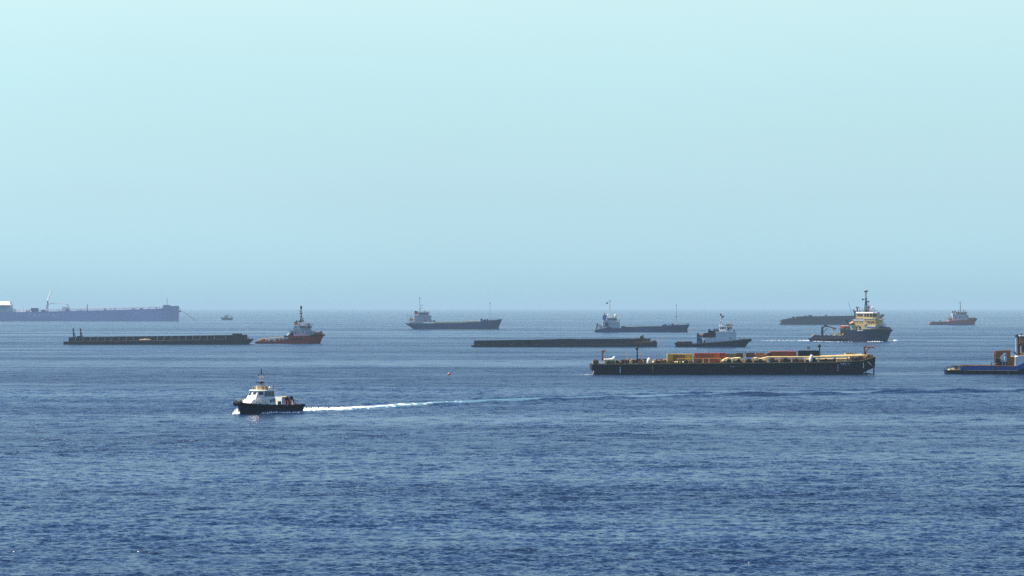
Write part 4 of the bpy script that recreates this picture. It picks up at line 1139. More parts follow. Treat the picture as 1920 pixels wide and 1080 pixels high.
def build_far_red_tug():
    S = Ship("tugboat", "small far orange red tug near the right edge of the horizon", "tugboat", 1788, 609.2, 0, "tugs and supply boats", 7)
    r = S.root; B = 7.5; M = paint("far_orange_red_hull", (.40, .05, .025), .6, .15, (.1, .06, .06), .2)
    S.hull(M, [(1743.6, 1745.5, 6, 5, 606.6), (1748, 1749, B, 7, 606), (1776, 1776, B, B, 604.2), (1780, 1780, B, B, 601.4), (1800, 1800, B, 7, 600.4), (1816, 1814, 6.4, 5, 599), (1826, 1822.5, 3.4, 2, 598), (1832.6, 1828, .5, .3, 597.6)], power=1.3)
    S.prism("aft_bulwark", M_orange, ((1745.4, 606.4), (1746.5, 603.6), (1778, 602.8), (1778, 604.6)), -7.5, -7.1)
    S.prism("aft_bulwark", M_orange, ((1745.4, 606.4), (1746.5, 603.6), (1778, 602.8), (1778, 604.6)), 7.1, 7.5)
    S.box("waterline_band", M_slate, 1746, 1822, 607, 609.2, -7.62, -7.4)
    S.prism("bow_bulwark", M_orange, ((1812, 599.4), (1813, 596), (1829, 595.2), (1832, 597.6)), -3.4, 3.4); S.prism("bow_fender", M_rubber, ((1826, 598), (1832.6, 597.4), (1833, 600), (1829, 601.4)), -3, 3)
    h = S.box("deckhouse", M_greywhite, 1791, 1814, 591, 600.4, -5.6, 5.6)
    S.box("deckhouse", M_greywhite, 1786.5, 1790.8, 586.5, 600.6, -5, 5); S.box("deckhouse", M_greywhite, 1814.2, 1816.6, 590, 596.4, -4, 4)
    w = S.prism("wheelhouse", M_greywhite, ((1792, 590.8), (1792.6, 586.4), (1813, 586.4), (1812.4, 590.8)), -5.4, 5.4); S.box("roof", M_orange, 1792, 1814.6, 584.9, 586.2, -6, 6, parent=w)
    S.windows(M_glass, [(1794.6, 1800, 587.2, 589), (1802, 1806, 587.2, 589.4), (1807.5, 1812, 587, 590)], -5.4, w); S.windows(M_glass, [(1791.6, 1793, 594, 598.6), (1798.8, 1800.6, 592.6, 597), (1811.6, 1812.8, 592, 597)], -5.6, h, name="door")
    S.windows(M_white, [(1795, 1799, 590, 592)], -5.62, h, name="notice_board")
    for a in (1787, 1790.6): S.tube("exhaust_pipe", M_dark, (a, 587, -2), (a - .2, 583, -2), .8)
    S.mast(M_dark, 1802, 585, 564.8, .45, bars=((568.6, 2.4, .4), (575, .5, .8)), radar=((1800.6, 568.4, 2.2),), lamps=((1802, 577),))
    for a in (1793, 1798, 1807, 1811): S.tube("antenna", M_dark, (a, 585, -2), (a, 581.4, -2), .35)
    MB().ball(S.P(1808, 581.4, 0), .8, 8).build("satellite_dome", M_white, r, smooth=True)
    MB().ring(S.P(1783, 597), 2.2, .5, 'Y', 14, 5).box(S.X(1781), S.X(1787), -3, 3, S.Z(601), S.Z(597.5)).build("tow_winch", M_rust, r)
    clutter(S, 1748, 1776, 605, 5, -5, 3, [M_rust, M_dark, M_greengrey, M_white], 10)
    S.prism("deck_cargo", M_cream, ((1809, 600), (1810.5, 597.8), (1815, 597.4), (1816, 599.2)), -7.2, -6.0)
build_far_red_tug()

def build_white_tug():
    S = Ship("tugboat", "dark hulled tug with tall white house and black machinery behind it", "tugboat", 1337, 650.8, -3, "tugs and supply boats", 5)
    r = S.root; B = 5.2
    S.hull(M_navy, [(1265, 1269, 3.6, 3, 643.6), (1269, 1271, 4.6, 4.2, 643.2), (1285, 1286, B, 5, 643.4), (1302, 1302, B, B, 644.2), (1320, 1320, B, B, 643), (1350, 1350, B, B, 640.4), (1375, 1374, B, 4.9, 638.2), (1392, 1389, 4.2, 3, 636.6), (1403, 1396, 2.4, 1.2, 635.8), (1409.4, 1398.4, .5, .3, 635.6)], power=1.3)
    MB().path([S.P(1270, 645, -4.9), S.P(1300, 646, -5.4), S.P(1340, 643, -5.4), S.P(1375, 640, -5.3), S.P(1392, 638.4, -4.4), S.P(1403, 637.6, -2.7), S.P(1409.6, 637.6, 0), S.P(1403, 637.6, 2.7)], .42, n=7).build("rubbing_strake", M_rubber, r)
    S.prism("bow_fender", M_rubber, ((1398, 635.8), (1408.6, 635.4), (1409.8, 637), (1409.4, 640.6), (1402, 641.6), (1397, 640)), -2.6, 2.6)
    for w in (-4.9, 4.6): S.prism("stern_bulwark", M_navy, ((1266, 644), (1270, 641.4), (1284, 640.4), (1297, 640.8), (1301, 644.6)), w, w + .3)
    h = S.prism("deckhouse", M_white, ((1318.4, 642.6), (1321, 635.6), (1324, 633.6), (1344, 633.2), (1344, 640.8)), -4.4, 4.4)
    S.prism("arch", M_dark, ((1319.8, 642.4), (1321, 638.2), (1323, 637.8), (1323.4, 642.2)), -4.46, -4.35, parent=h)
    S.windows(M_glass, [(a, a + 1.0, 637.6, 638.8) for a in (1329, 1334.6, 1340.4)], -4.4, h, name="porthole")
    t = S.box("house_block", M_white, 1343.3, 1366.6, 621.6, 640.6, -4.2, 4.2)
    MB().plan([(S.X(1366.7), -4.2), (S.X(1376), -4.2), (S.X(1381), -2.6), (S.X(1381), 2.6), (S.X(1376), 4.2), (S.X(1366.7), 4.2)], S.Z(639), S.Z(621.6)).build("house_front", M_white, t)
    S.windows(M_glass, [(a, a + .9, b, b + 1.1) for a, b in ((1352, 625), (1352, 628.6), (1361, 625.2), (1350, 637), (1356, 637), (1359.8, 637), (1363, 637))], -4.2, t, name="porthole")
    S.windows(M_glass, [(1369, 1370.4, 624.6, 626), (1369, 1371.4, 632.6, 635.4), (1374, 1375, 624.8, 626)], -4.2, t, name="porthole")
    em = S.prism("house_crest", M_greengrey, ((1355.4, 623.4), (1358.8, 623.4), (1358.6, 627), (1357.1, 628.8), (1355.6, 627)), -4.26, -4.2, parent=t)
    S.prism("crest_field", M_white, ((1356.1, 624.6), (1358.1, 624.6), (1358, 626.6), (1357.1, 627.6), (1356.2, 626.6)), -4.3, -4.262, parent=t)
    w = S.prism("wheelhouse", M_white, ((1349.4, 621.4), (1350.2, 613.4), (1362, 613.4), (1362.4, 621.4)), -3, 3)
    S.windows(M_glass, [(1351, 1352.8, 614.4, 617), (1353.6, 1358, 614.2, 616.8), (1360, 1361.4, 613.8, 617.6)], -3.0, w)
    w2 = S.prism("wheelhouse", M_white, ((1364, 621.4), (1364, 613.6), (1373.6, 613.6), (1373, 621.4)), -3.6, 1)
    S.box("roof", M_cream, 1363.4, 1374, 612.2, 613.5, -3.8, 1.2, parent=w2); S.windows(M_glass, [(1364.8, 1368, 614.4, 620.6), (1369.4, 1372.8, 614.2, 616.4)], -3.6, w2)
    S.box("roof", M_white, 1349.6, 1362.8, 612.4, 613.3, -3.2, 3.2, parent=w)
    MB().ball(S.P(1377, 619, -2), .45, 8).tube(S.P(1377, 621.6, -2), S.P(1377, 619, -2), .15).build("searchlight", M_dark, r)
    S.railing(M_dark, ((1363, 612), (1375, 612)), 1.2, 3.2, 6, .06); S.railing(M_greywhite, ((1366, 621.6), (1380.6, 621.6)), 1.0, 3.8, 6, .06)
    clutter(S, 1362, 1372, 612, 5.5, -2, 1, [M_greywhite, M_dark, M_rust], 7, "roof_gear")
    S.mast(M_greywhite, 1353, 612, 588.2, .4, stays=((1350, 601, -1.2), (1357, 602, 1.2)), bars=((596.6, 2, 3.6), (602, 2.6, 1.5), (594, .6, 4.2)), radar=((1352, 601, 1.6), (1356, 593.4, 1.2)), lamps=((1356.8, 593.6), (1352.4, 590)))
    S.prism("mast_base", M_white, ((1349.6, 612), (1351.4, 602), (1354.6, 602), (1356, 612)), -1, 1)
    # black funnel casing and exhausts
    S.prism("funnel_casing", M_dark, ((1319.4, 633.4), (1319.4, 625.6), (1328.6, 623.4), (1329, 619.6), (1338, 620), (1343.2, 623), (1343.2, 633.4)), -3.4, 3.4)
    for a, b in ((1330, 617.2), (1338.6, 617.2)): MB().path([S.P(a + 3, 624, -1.6), S.P(a + 2.4, 619.4, -1.6), S.P(a, b, -1.6)], .42, n=7).build("exhaust_pipe", M_dark, r)
    S.box("casing_deck", M_dark, 1343, 1349, 618.6, 621.4, -3, 3); S.railing(M_dark, ((1340, 620), (1349, 619)), 1.1, 3, 5, .06)
    for w_ in (-3.2, 2.6): S.box("tow_gantry_leg", paint("teal_steel", (.02, .045, .06), .6, .15), 1307.6, 1311.2, 625, 643.6, w_, w_ + .8)
    S.box("tow_gantry_beam", paint("teal_steel", (0, 0, 0)), 1307.6, 1311.2, 625, 627, -2.3, 2.5)
    MB().tube(S.P(1311.5, 630, -2), S.P(1319, 629, -2), .9, n=8).tube(S.P(1312, 633, -1), S.P(1319, 626.6, -1), .5).build("tow_boom", M_rust, r)
    MB().tube(S.P(1314, 636.8, -2.6), S.P(1314, 636.8, 2.6), 1.0, n=10).box(S.X(1312), S.X(1318), -1.4, 1.4, S.Z(643.4), S.Z(637)).build("tow_winch", M_slate, r)
    S.tyres(M_rubber, [(1270, 644.4), (1276, 644.2), (1282, 644), (1289, 645), (1296, 646), (1304, 646.6), (1312, 646.4), (1320, 645.8), (1329, 645), (1338, 644.2), (1347, 643.4), (1356, 642.6), (1365, 641.8), (1374, 641)], .62, -5.55)
    clutter(S, 1271, 1298, 643, 3.4, -3.5, 3, [M_dark, M_rust, M_deckbrown, M_cream], 14)
    clutter(S, 1384, 1404, lambda q: 637 - (q - 1384) * .05, 2.6, -1.6, 1, [M_dark, M_deckbrown, M_cream], 9)
build_white_tug()

def build_big_tug():
    S = Ship("supply_tug", "large navy anchor tug with cream tiered bridge moving right past the far barge", "tugboat", 1597, 640, -26, "tugs and supply boats")
    r = S.root; B = 7.5; r.scale.x = 1.06
    S.hull(M_navy, [(1521.4, 1524.5, 6.6, 6, 634.6), (1527, 1528, B, 7.2, 633.8), (1570, 1570, B, B, 633), (1592, 1592, B, B, 627), (1599, 1599, B, B, 620), (1604, 1604, B, B, 618.2), (1632, 1630, B, 6.8, 617), (1650, 1645, 6.2, 4.4, 616.8), (1663, 1655, 3.6, 1.8, 617.2), (1671, 1662.6, .8, .4, 617.8)], power=1.3)
    MB().path([S.P(1524, 635.6, -7.2), S.P(1570, 634.6, -7.7), S.P(1594, 633.6, -7.7)], .5, n=7).build("rubbing_strake", M_rubber, r)
    MB().path([S.P(1640, 617.8, -7.2), S.P(1651, 617.6, -6.3), S.P(1663, 618.2, -3.8), S.P(1671.2, 619.6, 0), S.P(1663, 618.4, 3.8)], .75, n=8).build("bow_fender", M_rubber, r)
    S.prism("bow_bulwark", M_navy, ((1647, 617), (1648, 613), (1656, 611.8), (1665, 613.4), (1668, 617.4)), -3.8, 3.8)
    for w in (-7.2, 6.8): S.prism("aft_bulwark", M_navy, ((1527, 634), (1530, 629.4), (1534, 628.2), (1590, 629.6), (1592, 633.4)), w, w + .35)
    # house tiers
    h = S.box("deckhouse", M_tugcream, 1602.4, 1626, 601.6, 617.6, -5.4, 5.4)
    MB().plan([(S.X(1626.1), -6), (S.X(1646), -6), (S.X(1652), -3.6), (S.X(1652), 3.6), (S.X(1646), 6), (S.X(1626.1), 6)], S.Z(617.4), S.Z(611)).build("forward_house", M_greengrey, r)
    k = MB().plan([(S.X(1624), -5.6), (S.X(1646), -5.6), (S.X(1651), -3.2), (S.X(1651), 3.2), (S.X(1646), 5.6), (S.X(1624), 5.6)], S.Z(610.9), S.Z(598.4)).build("accommodation_block", M_tugcream, r)
    S.box("boat_deck_edge", M_white, 1605.6, 1625.6, 598.8, 601.4, -5.55, 5.55); S.box("deck_edge", M_white, 1631, 1647, 610.6, 612.6, -6.2, -5.7)
    S.box("deck_edge", M_cream, 1626, 1630.6, 606.6, 608.2, -6.4, -5.7)
    MB().plan([(S.X(1649.6), -3.6), (S.X(1655.6), -2.8), (S.X(1655.6), 2.8), (S.X(1649.6), 3.6)], S.Z(614.6), S.Z(599), [(S.X(1649.6), -3), (S.X(1653), -2.2), (S.X(1653), 2.2), (S.X(1649.6), 3)]).build("fore_casing", M_cream, r)
    S.box("fore_platform", M_cream, 1649, 1655.4, 598.4, 599.6, -3.4, 3.4); S.box("fore_platform", M_white, 1653.5, 1658.6, 607, 610.6, -2.4, 2.4)
    w = MB().plan([(S.X(1610.4), -5), (S.X(1641), -5), (S.X(1646.4), -2.8), (S.X(1646.4), 2.8), (S.X(1641), 5), (S.X(1610.4), 5)], S.Z(598.2), S.Z(587.2)).build("wheelhouse", M_tugcream, r)
    MB().plan([(S.X(1609), -5.15), (S.X(1641.4), -5.15), (S.X(1647.2), -3.0), (S.X(1647.2), 3.0), (S.X(1641.4), 5.15), (S.X(1609), 5.15)], S.Z(587.1), S.Z(584.9), [(S.X(1610.4), -4.6), (S.X(1641), -4.6), (S.X(1646), -2.6), (S.X(1646), 2.6), (S.X(1641), 4.6), (S.X(1610.4), 4.6)]).build("roof", M_white, w)
    S.windows(M_glass, [(a, a + 2.8, 588.8, 593.2) for a in (1612.4, 1616, 1619.6)] + [(1625.4, 1629, 588.4, 593.6), (1630, 1634, 588.4, 593.6), (1635.4, 1640.4, 588.4, 594)], -5.0, w)
    x0, x1 = S.X(1641), S.X(1646.4)
    q = [Vector((x0 + (x1 - x0) * u, -5 + 2.2 * u, z)) for u, z in ((.1, S.Z(594)), (.9, S.Z(594)), (.9, S.Z(588.4)), (.1, S.Z(588.4)))]
    nv = Vector((2.2, -(x1 - x0), 0)).normalized(); MB().loft([[p - nv * .02 for p in q], [p + nv * .04 for p in q]]).build("window", M_glass, w)
    S.railing(M_cream, ((1609, 597.6), (1624, 597.6)), 1.3, 5.6, 7, .08); S.railing(M_rust, ((1609, 585), (1640, 585)), 1.2, 4.8, 10, .07); S.railing(M_cream, ((1626, 611), (1650, 611)), 1.1, 6.2, 8, .07)
    S.windows(M_glass, [(a, a + 1.6, 604.2, 606) for a in (1607, 1612, 1617, 1622)], -5.4, h); S.windows(M_glass, [(1628, 1630, 601.6, 604), (1634, 1636, 601.6, 604), (1640, 1642, 601.6, 604)], -5.6, k)
    S.windows(M_dark, [(1616.4, 1619.6, 612, 617), (1610, 1612.4, 611.6, 616.6)], -5.4, h, name="door")
    S.windows(M_glass, [(a, a + 1.5, 601.2, 603.4) for a in (1631.6, 1637.4, 1643)] + [(a, a + 1.5, 606.2, 608.2) for a in (1626.6, 1630, 1634, 1638, 1642)], -5.6, k)
    S.box("brown_panel", M_rust, 1631, 1645.4, 603.9, 605.6, -5.66, -5.58, parent=k); S.box("deck_edge", M_white, 1624.5, 1646.4, 597.3, 598.1, -5.75, -5.05)
    S.box("deck_edge", M_white, 1609.6, 1624, 596.6, 598.3, -5.5, -5.02); S.railing(M_greywhite, ((1604, 601.4), (1626, 601.4)), 1.2, 5.5, 8, .07); S.railing(M_cream, ((1626, 598), (1648, 598)), 1.1, 5.7, 8, .07)
    S.box("locker", M_white, 1626.6, 1631.6, 608.4, 610.9, -6.1, -5.65); S.box("locker", M_orange, 1612, 1614.6, 609, 611, -5.8, -5.42)
    # funnels and exhausts
    for a, b in ((1603.6, 580.4), (1606.6, 583.4)): MB().path([S.P(a + 1.8, 602, -3), S.P(a + 1.8, b + 5, -3), S.P(a - .6, b, -3)], .4, n=7).build("exhaust_pipe", M_dark, r)
    # fire monitors
    for a, t, b in ((1611.2, 575.4, 598), (1632.8, 574.4, 585)):
        MB().tube(S.P(a, b, -4), S.P(a, t + 2, -4), .45, n=7).path([S.P(a - 2, t, -4), S.P(a, t + 2.2, -4), S.P(a + 2.6, t + .4, -4)], .4).build("fire_monitor", M_rust, r)
    S.mast(M_dark, 1623.8, 585, 545.4, .40, stays=((1621, 556, -1), (1626.4, 556, 1), (1620.6, 575, 1.4), (1627.2, 575, -1.4)), bars=((549.4, 1.4, 2.2), (559, 3, 2.8), (561.6, 6, 1), (566, 1.2, 5), (571, 2.4, 2.4), (577, 2.2, 2.2)), radar=((1623.8, 568.5, 2.6), (1623.8, 574.6, 2.2)), lamps=((1617.6, 561.4), (1628.2, 565.6), (1622, 546.6), (1625.6, 545.8)))
    MB().box(S.X(1622), S.X(1623), -.5, .5, S.Z(556), S.Z(548)).build("mast_ladder", M_white, r)
    S.mast(M_dark, 1629, 585, 569, .22, bars=((573, .8, .8),), name="antenna_mast")
    for a, t in ((1615, 576), (1619.6, 578), (1642.6, 578), (1636, 579)): S.tube("antenna", M_dark, (a, 585, -3), (a, t, -3), .13)
    for a, b, q_ in ((1638.4, 577, .75), (1620, 596, .5)): MB().ball(S.P(a, b, -3), q_, 8).tube(S.P(a, 585, -3), S.P(a, b, -3), .16).build("satellite_dome", M_white, r, smooth=True)
    # rescue boats in their davits
    lb = MB(); L0, L1 = S.X(1578), S.X(1598); zc = S.Z(613.6)
    lb.loft([[(L0 + (L1 - L0) * u, -4.6 + sg * b, zc + z) for sg, b, z in ((-1, b_, .8), (-1, b_ * .8, -.5), (0, 0, -.9), (1, b_ * .8, -.5), (1, b_, .8))] for u, b_ in ((0, .15), (.15, .8), (.5, 1.1), (.85, .9), (1, .2))])
    lb = lb.build("rescue_boat", M_orange, r); MB().box(S.X(1582), S.X(1596), -5.0, -4.2, S.Z(611.3), S.Z(610)).build("canopy", M_white, lb)
    MB().box(S.X(1581), S.X(1597), -5.6, -3.4, S.Z(628), S.Z(616.8)).build("boat_cradle", M_dark, r)
    MB().path([S.P(1596, 617, -3), S.P(1594, 608, -3), S.P(1588, 598.6, -3)], .5, .0 or 6).build("davit", M_dark, r)
    MB().path([S.P(1586, 617, -3), S.P(1585, 609, -3), S.P(1577, 608, -3)], .4, 6).build("davit", M_dark, r)
    MB().tube(S.P(1600.4, 607, -5.6), S.P(1606, 605, -5.6), 1.0, n=9).ball(S.P(1600.4, 607, -5.6), 1.0, 8).build("life_raft", M_orange, r)
    S.box("davit_block", M_dark, 1602, 1608.4, 599.5, 606.8, -4.4, -2)
    # aft crane
    MB().tube(S.P(1544.4, 629, -3), S.P(1544.4, 613, -3), .85, .65, n=8).tube(S.P(1544.4, 614, -3), S.P(1551, 610.4, -3), .6).tube(S.P(1550, 610.8, -3), S.P(1569, 615.8, -3), .5, .32).tube(S.P(1547, 623, -3), S.P(1554.6, 616, -3), .25).box(S.X(1548.4), S.X(1553), -3.8, -2.4, S.Z(613), S.Z(609.4)).build("deck_crane", M_dark, r)
    S.box("crane_tip", M_rust, 1565, 1570.4, 614.6, 618, -3.5, -2.5); S.tube("crane_hook", M_greengrey, (1564, 616, -3), (1564, 629, -3), .18)
    clutter(S, 1566, 1591, 629.4, 6.4, -6.4, 3, [M_cream, M_yellow, M_dark, M_cream, M_greengrey], 24)
    clutter(S, 1535, 1566, 630, 2.5, -5, 3, [M_dark, M_greengrey, M_greywhite], 12); clutter(S, 1592, 1602, 619, 4, -6.5, 0, [M_cream, M_greengrey, M_rust], 8)
    for w_ in (-7.3,): S.prism("stern_roller", M_cream, ((1526.6, 634), (1530, 628), (1533.6, 625.8), (1532.6, 629)), w_, w_ + .3)
    mb = MB()
    for a in (1615.2, 1617, 1619.4, 1621.6, 1624): mb.box(S.X(a), S.X(a + 1.2), -7.75, -7.5, S.Z(620.6), S.Z(618.6))
    mb.build("name_mark", M_letter, r, kind="stuff")
    S.tyres(M_rubber, [(1532, 635.8), (1541, 635.6), (1550, 635.4), (1559, 635.2), (1568, 635), (1577, 634.8), (1586, 634.4)], .8, -7.85)
build_big_tug()

def build_blue_tug():
    S = Ship("work_tug", "blue and black workboat with rusty towing gantry cut by the right edge", "tugboat", 1900, 701.6, -2, "tugs and supply boats", 4.6)
    r = S.root; B = 4.6
    S.hull(M_black, [(1775, 1777, 3.4, 3.2, 694.6), (1780, 1781, 4.4, 4.2, 694.4), (1810, 1810, B, B, 694.2), (1905, 1905, B, B, 694.2), (1930, 1930, B, B, 688), (1970, 1968, B, 4.2, 684), (2000, 1995, 3, 1.8, 682), (2015, 2006, .5, .3, 681)], power=1.2)
    for w in (-4.75, 4.5):
        S.prism("blue_bulwark", M_blue, ((1802.4, 694.1), (1803.4, 687.4), (1812, 686.4), (1906, 687), (1914, 683.2), (1922, 679), (1960, 675), (1960, 683), (1928, 687.6), (1909, 694.1)), w, w + .25)
        MB().path([S.P(1802.6, 687.2, w), S.P(1812, 685.4, w), S.P(1870, 686, w), S.P(1906, 686.6, w)], .13).build("bulwark_cap", M_rust, r)
        MB().path([S.P(1776, 694.2, w * .8), S.P(1780, 690.4, w * .95), S.P(1786, 688, w), S.P(1794, 686.8, w), S.P(1802.4, 687.2, w)], .12).build("stern_rail", M_dark, r)
        for a, t in ((1784, 689), (1795, 687)): S.tube("rail_post", M_dark, (a, 694.4, w), (a, t, w), .09)
    S.box("rubbing_strake", M_cream, 1815, 1909, 694.15, 695, -4.9, -4.65)
    S.box("stern_deck", M_cream, 1782, 1801, 692.4, 694.4, -3.6, 3.6); S.box("stern_winch", M_dark, 1793.4, 1798.6, 688, 692.3, -2, 2); S.box("stern_plate", M_cream, 1799.4, 1802.2, 687.6, 694, -4.4, -4.2)
    S.tyres(M_rubber, [(1811.4, 697.6), (1841, 697.6), (1892.4, 698.6), (1826, 698)], .62, -4.95)
    for a in (1812, 1826, 1840.6, 1891.6): S.box("fender_chain", M_greywhite, a, a + 1, 699.6, 700.8, -5.2, -4.7)
    # rust scar
    S.box("rust_plate", M_rust, 1866, 1871.5, 687.6, 693.4, -4.79, -4.74)
    MB().tube(S.P(1861, 686.4, -2), S.P(1861, 681.6, -2), .32, .2, n=8).ball(S.P(1861, 680.6, -2), .28, 8).build("capstan", M_dark, r); S.box("capstan_cap", M_white, 1859.4, 1862.8, 681.6, 683.2, -2.4, -1.7)
    # towing gantry: two thick legs under a beam
    g = MB()
    for w in (-2.6, 1.8):
        g.prism([(S.X(a), S.Z(b)) for a, b in ((1868, 658.6), (1897, 657), (1897, 660.4), (1884, 662.2), (1878, 669), (1876, 673.8), (1868.4, 673.6))], w, w + .8)
        g.prism([(S.X(a), S.Z(b)) for a, b in ((1891.8, 660.6), (1897, 660.5), (1897.6, 686.6), (1892.2, 686.6))], w + .02, w + .78)
    g.box(S.X(1870), S.X(1876), -1.78, 1.78, S.Z(664), S.Z(659.6)).build("towing_gantry", M_rustlight, r)
    S.box("gantry_foot", M_dark, 1869, 1879, 673.7, 681.8, -2.4, 2.4); MB().tube(S.P(1872, 683, -3), S.P(1872, 683, 3), .55, n=10).tube(S.P(1876, 686, -1), S.P(1884, 676, -1), .2).build("tow_winch", M_rust, r)
    S.box("winch_bed", M_deckbrown, 1878, 1900, 679, 686.6, -.6, 2)
    m = MB().prism([(S.X(a), S.Z(b)) for a, b in ((1885.6, 677), (1887, 668.4), (1890, 668.4), (1891.2, 677))], -2.2, -1.2).ball(S.P(1888.4, 665.8, -1.7), .5, 10).tube(S.P(1888.6, 677, -1.7), S.P(1888, 686.5, -1.7), .13)
    m.tube(S.P(1884.4, 673.4, -1.7), S.P(1881.8, 686, -1.7), .16).tube(S.P(1891.4, 670, -1.7), S.P(1893.2, 677, -1.7), .25).build("white_crane", M_white, r)
    S.box("house_step", M_rust, 1898, 1904, 669.6, 686.4, -3, 3); S.box("house_step_top", M_cream, 1897.4, 1904.6, 668.2, 669.5, -3.3, 3.3)
    h = S.prism("deckhouse", M_white, ((1904.4, 687), (1904.4, 669.4), (1914, 667), (1960, 664), (1960, 682), (1921, 682), (1912, 686.6)), -4.4, 4.4)
    w = S.prism("wheelhouse", M_rustlight, ((1914.6, 666.8), (1914.6, 631.4), (1952, 631.4), (1952, 664)), -3, 3); S.box("roof", M_white, 1913, 1954, 629.2, 631.3, -3.4, 3.4, parent=w)
    S.box("bridge_deck", M_rust, 1912, 1954, 643.6, 646, -3.6, 3.6, parent=w); S.windows(M_white, [(1914.8, 1917, 648, 661)], -3.06, w, name="window_frame"); S.windows(M_glass, [(1917.2, 1924, 650, 659.6), (1928, 1936, 650, 659.6)], -3.06, w)
    for a, w_, mt in ((1904.6, -2.6, M_greywhite), (1909.4, -1.8, M_dark)):
        MB().path([S.P(a + 3, 667, w_), S.P(a + 3, 634, w_), S.P(a - .4, 627.6, w_)], .26 if mt is M_greywhite else .38, n=8).build("exhaust_pipe", mt, r)
    MB().path([S.P(1904, 660, -3), S.P(1908, 665.4, -3), S.P(1913, 667, -3)], .25).ball(S.P(1902.6, 661.4, -3), .3, 8).build("searchlight", M_slate, r)
    S.railing(M_cream, ((1913, 643.8), (1950, 643.8)), 1.0, 3.4, 6, .05); MB().ball(S.P(1917.6, 627, -2), .32, 8).build("lamp", M_dark, w)
    clutter(S, 1804, 1866, 687, 1.6, -3.6, 3, [M_rust, M_deckbrown], 8)
build_blue_tug()

def build_tiny_boat():
    S = Ship("fishing_boat", "tiny hazy boat on the horizon right of the tanker's anchor chain", "boat", 425, 600, 0)
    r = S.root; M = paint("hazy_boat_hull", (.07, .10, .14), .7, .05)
    S.hull(M, [(414, 416, .6, .3, 594), (418, 419, 3, 2, 595.6), (426, 426, 3.6, 3, 596.6), (434, 434, 3.6, 3, 596), (436.6, 436, 3, 2.6, 595)], power=1.2)
    h = S.box("cabin", M_white, 420.6, 428, 591.4, 596.6, -2.4, 2.4); S.box("wheelhouse", M_tankerwhite, 422.6, 427.4, 589.6, 591.3, -2, 2)
    S.windows(M_glass, [(423.4, 426.6, 592.4, 594)], -2.4, h); S.tube("mast", M, (430, 596, 0), (429.6, 586.8, 0), .4); S.tube("boom", M, (434, 596, 0), (434.6, 591.4, 0), .5)
    S.prism("work_deck", paint("hazy_pink_panel", (.45, .25, .22), .7, .1), ((419, 597), (419.6, 594.4), (426, 594.2), (427, 597)), -3.3, -2.9)
build_tiny_boat()

def build_buoy():
    S = Ship("mooring_buoy", "small red buoy with a pale top floating alone left of the barges", "buoy", 842, 703.2)
    MB().ball((0, 0, .30), .52, 12, .8).build("float", paint("buoy_red", (.50, .03, .02), .5, .1), S.root, smooth=True)
    MB().tube((0, 0, .6), (0, 0, .95), .2, .12, n=8).build("cap", M_white, S.root)
    MB().ring((0, 0, .26), .52, .06, 'Z', 12, 5).build("belt", M_redpale, S.root)
build_buoy()
# ------------------------------------------------------------------ foam thrown up by the moving vessels
M_foam = bpy.data.materials.new("white_foam"); M_foam.use_nodes = True
def _foam_nodes():
    n, l = M_foam.node_tree.nodes, M_foam.node_tree.links
    p = n["Principled BSDF"]; p.inputs["Roughness"].default_value = .9; p.inputs["Specular IOR Level"].default_value = .2
    t = n.new("ShaderNodeTexCoord"); z = n.new("ShaderNodeTexNoise"); z.inputs["Scale"].default_value = 2.0; z.inputs["Detail"].default_value = 5
    l.new(t.outputs["Object"], z.inputs["Vector"])
    r = n.new("ShaderNodeMapRange"); r.inputs[1].default_value = .35; r.inputs[2].default_value = .6; r.inputs[3].default_value = .55; r.inputs[4].default_value = .88
    l.new(z.outputs[0], r.inputs[0])
    c = n.new("ShaderNodeCombineColor"); l.new(r.outputs[0], c.inputs[0]); l.new(r.outputs[0], c.inputs[1]); l.new(r.outputs[0], c.inputs[2])
    l.new(c.outputs[0], p.inputs["Base Color"])
_foam_nodes()
frnd = random.Random(5)
def foam_ridge(line, label, name="wake_foam", step=.28):
    """torn crest of foam along a line of (x, y, half width, height, density): a crowd of small lumps over the water"""
    mb = MB()
    for (ax, ay, aw, ah, ad), (bx, by, bw, bh, bd) in zip(line, line[1:]):
        L = math.hypot(bx - ax, by - ay); nx, ny = -(by - ay) / L, (bx - ax) / L
        cnt = int(L / step * (aw + bw) / .5 * .5 * (ad + bd))
        for _ in range(cnt):
            t = frnd.random(); w = aw + (bw - aw) * t; h = ah + (bh - ah) * t
            q = max(-1, min(1, frnd.gauss(0, .5)))
            hh = h * (1 - q * q) * frnd.uniform(.25, 1.1)
            c = (ax + (bx - ax) * t + nx * q * w, ay + (by - ay) * t + ny * q * w)
            r_ = frnd.uniform(.10, .26) * (1 + .5 * h)
            # a squashed eight-sided lump sitting in the water
            top = mb.bm.verts.new((c[0] + frnd.uniform(-.1, .1), c[1] + frnd.uniform(-.1, .1), max(.12, hh)))
            ringv = [mb.bm.verts.new((c[0] + r_ * frnd.uniform(.7, 1.4) * math.cos(k * 1.2566), c[1] + r_ * frnd.uniform(.7, 1.4) * math.sin(k * 1.2566), -.15 + hh * frnd.uniform(.2, .55))) for k in range(5)]
            low = [mb.bm.verts.new((v.co.x * 1.0, v.co.y, -.4)) for v in ringv]
            for k in range(5):
                j = (k + 1) % 5
                mb.bm.faces.new((top, ringv[k], ringv[j])); mb.bm.faces.new((ringv[k], low[k], low[j], ringv[j]))
    o = mb.build(name, M_foam, None, smooth=False, kind="stuff")
    return tag(o, label, "foam")

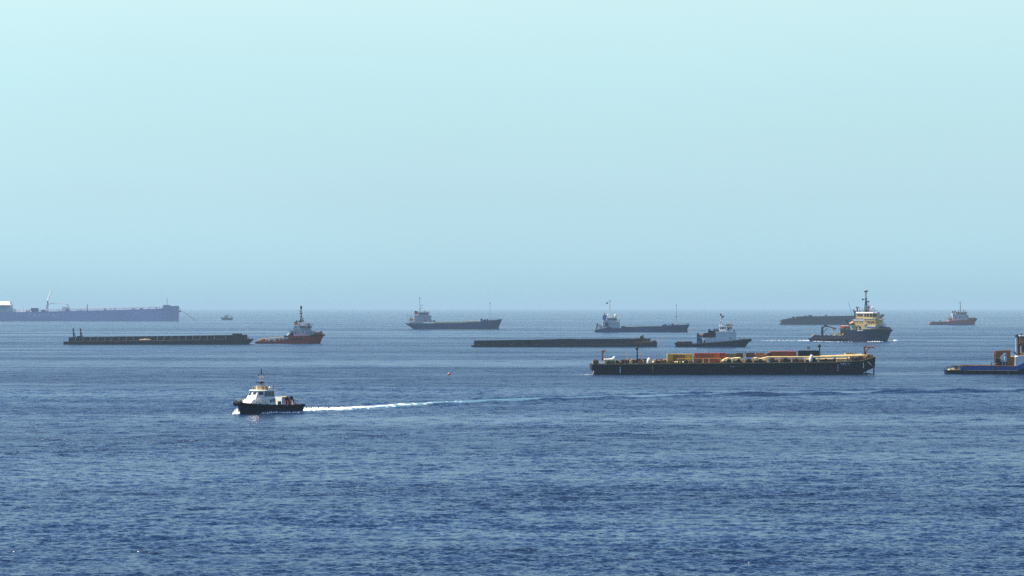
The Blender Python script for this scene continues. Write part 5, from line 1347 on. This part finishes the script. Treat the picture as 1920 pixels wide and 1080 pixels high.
def crew_boat_foam():
    x0, d0, s = at(500.0, 774.6)
    M = Matrix.Translation((x0, d0, 0)) @ Matrix.Rotation(math.pi + PB_A, 4, 'Z') @ Matrix.Diagonal((1.13, 1.06, 1, 1))
    def L2W(pts): return [((M @ Vector((x, y, 0)))[0], (M @ Vector((x, y, 0)))[1], w, h, d) for x, y, w, h, d in pts]
    foam_ridge(L2W([(7.0, -.2, .35, .7, 1.6), (6.6, -1.3, .7, 1.25, 2.0), (5.4, -2.6, 1.0, 1.1, 1.7), (2.8, -3.8, 1.0, .7, 1.2), (-3, -5.0, .9, .35, .6)]), "white bow wave curling from the stem of the crew boat", "bow_wave")
    foam_ridge(L2W([(3.6, 2.0, .25, .3, .7), (2.4, 2.5, .5, .62, 1.5), (1.0, 2.9, .7, .62, 1.7), (-1.5, 3.1, .7, .42, 1.3), (-5, 3.1, .6, .34, 1.1), (-8.2, 2.9, .7, .4, 1.2)]), "foam washing along the near side of the crew boat", "bow_wave")
    P = [((px - 960) * CAM_H / (wy - HORIZON), CAM_H * FPX / (wy - HORIZON)) for px, wy in WAKE_PX[:5]]
    foam_ridge([(*P[0], 2.8, .95, 1.2), (*P[1], 3.0, .85, 1.0), (*P[2], 3.0, .65, .55), (*P[3], 2.6, .45, .18), (*P[4], 2.2, .3, .03)], "white churned wake trailing behind the crew boat")
crew_boat_foam()

def supply_tug_foam():
    pts = [(1676, 639.6, 1.2, .7, .5), (1681, 638.6, 1.0, .5, .4)]
    W = lambda q: [(at(px, wy)[0], at(px, wy)[1], w, h, d) for px, wy, w, h, d in q]
    foam_ridge(W([(1674, 640.2, .8, .5, .3), (1679, 638.7, 1.2, 1.1, .7), (1682, 638.3, .8, .5, .4)]), "curl of foam ahead of the navy supply tug's bow", "bow_wave", .5)
    foam_ridge(W([(1627, 641.2, .9, .5, .4), (1640, 640.9, 1.2, .9, .9), (1654, 640.9, .8, .5, .4)]), "foam along the near bow of the navy supply tug", "bow_wave", .5)
    foam_ridge(W([(1524, 640.0, 1.0, .6, .7), (1560, 640.9, .8, .4, .3), (1600, 641.5, .8, .4, .35)]), "foam along the low stern side of the navy supply tug", "bow_wave", .5)
    foam_ridge(W([(1522, 639.2, 1.6, .7, .9), (1506, 638.9, 1.4, .6, .8), (1490, 639.0, 1.2, .45, .35), (1470, 638.9, 1.4, .5, .55), (1446, 638.9, 1.3, .45, .5), (1428, 638.8, 1.0, .35, .2)]), "thin white wake trailing left behind the navy supply tug", "wake_foam", .5)
supply_tug_foam()
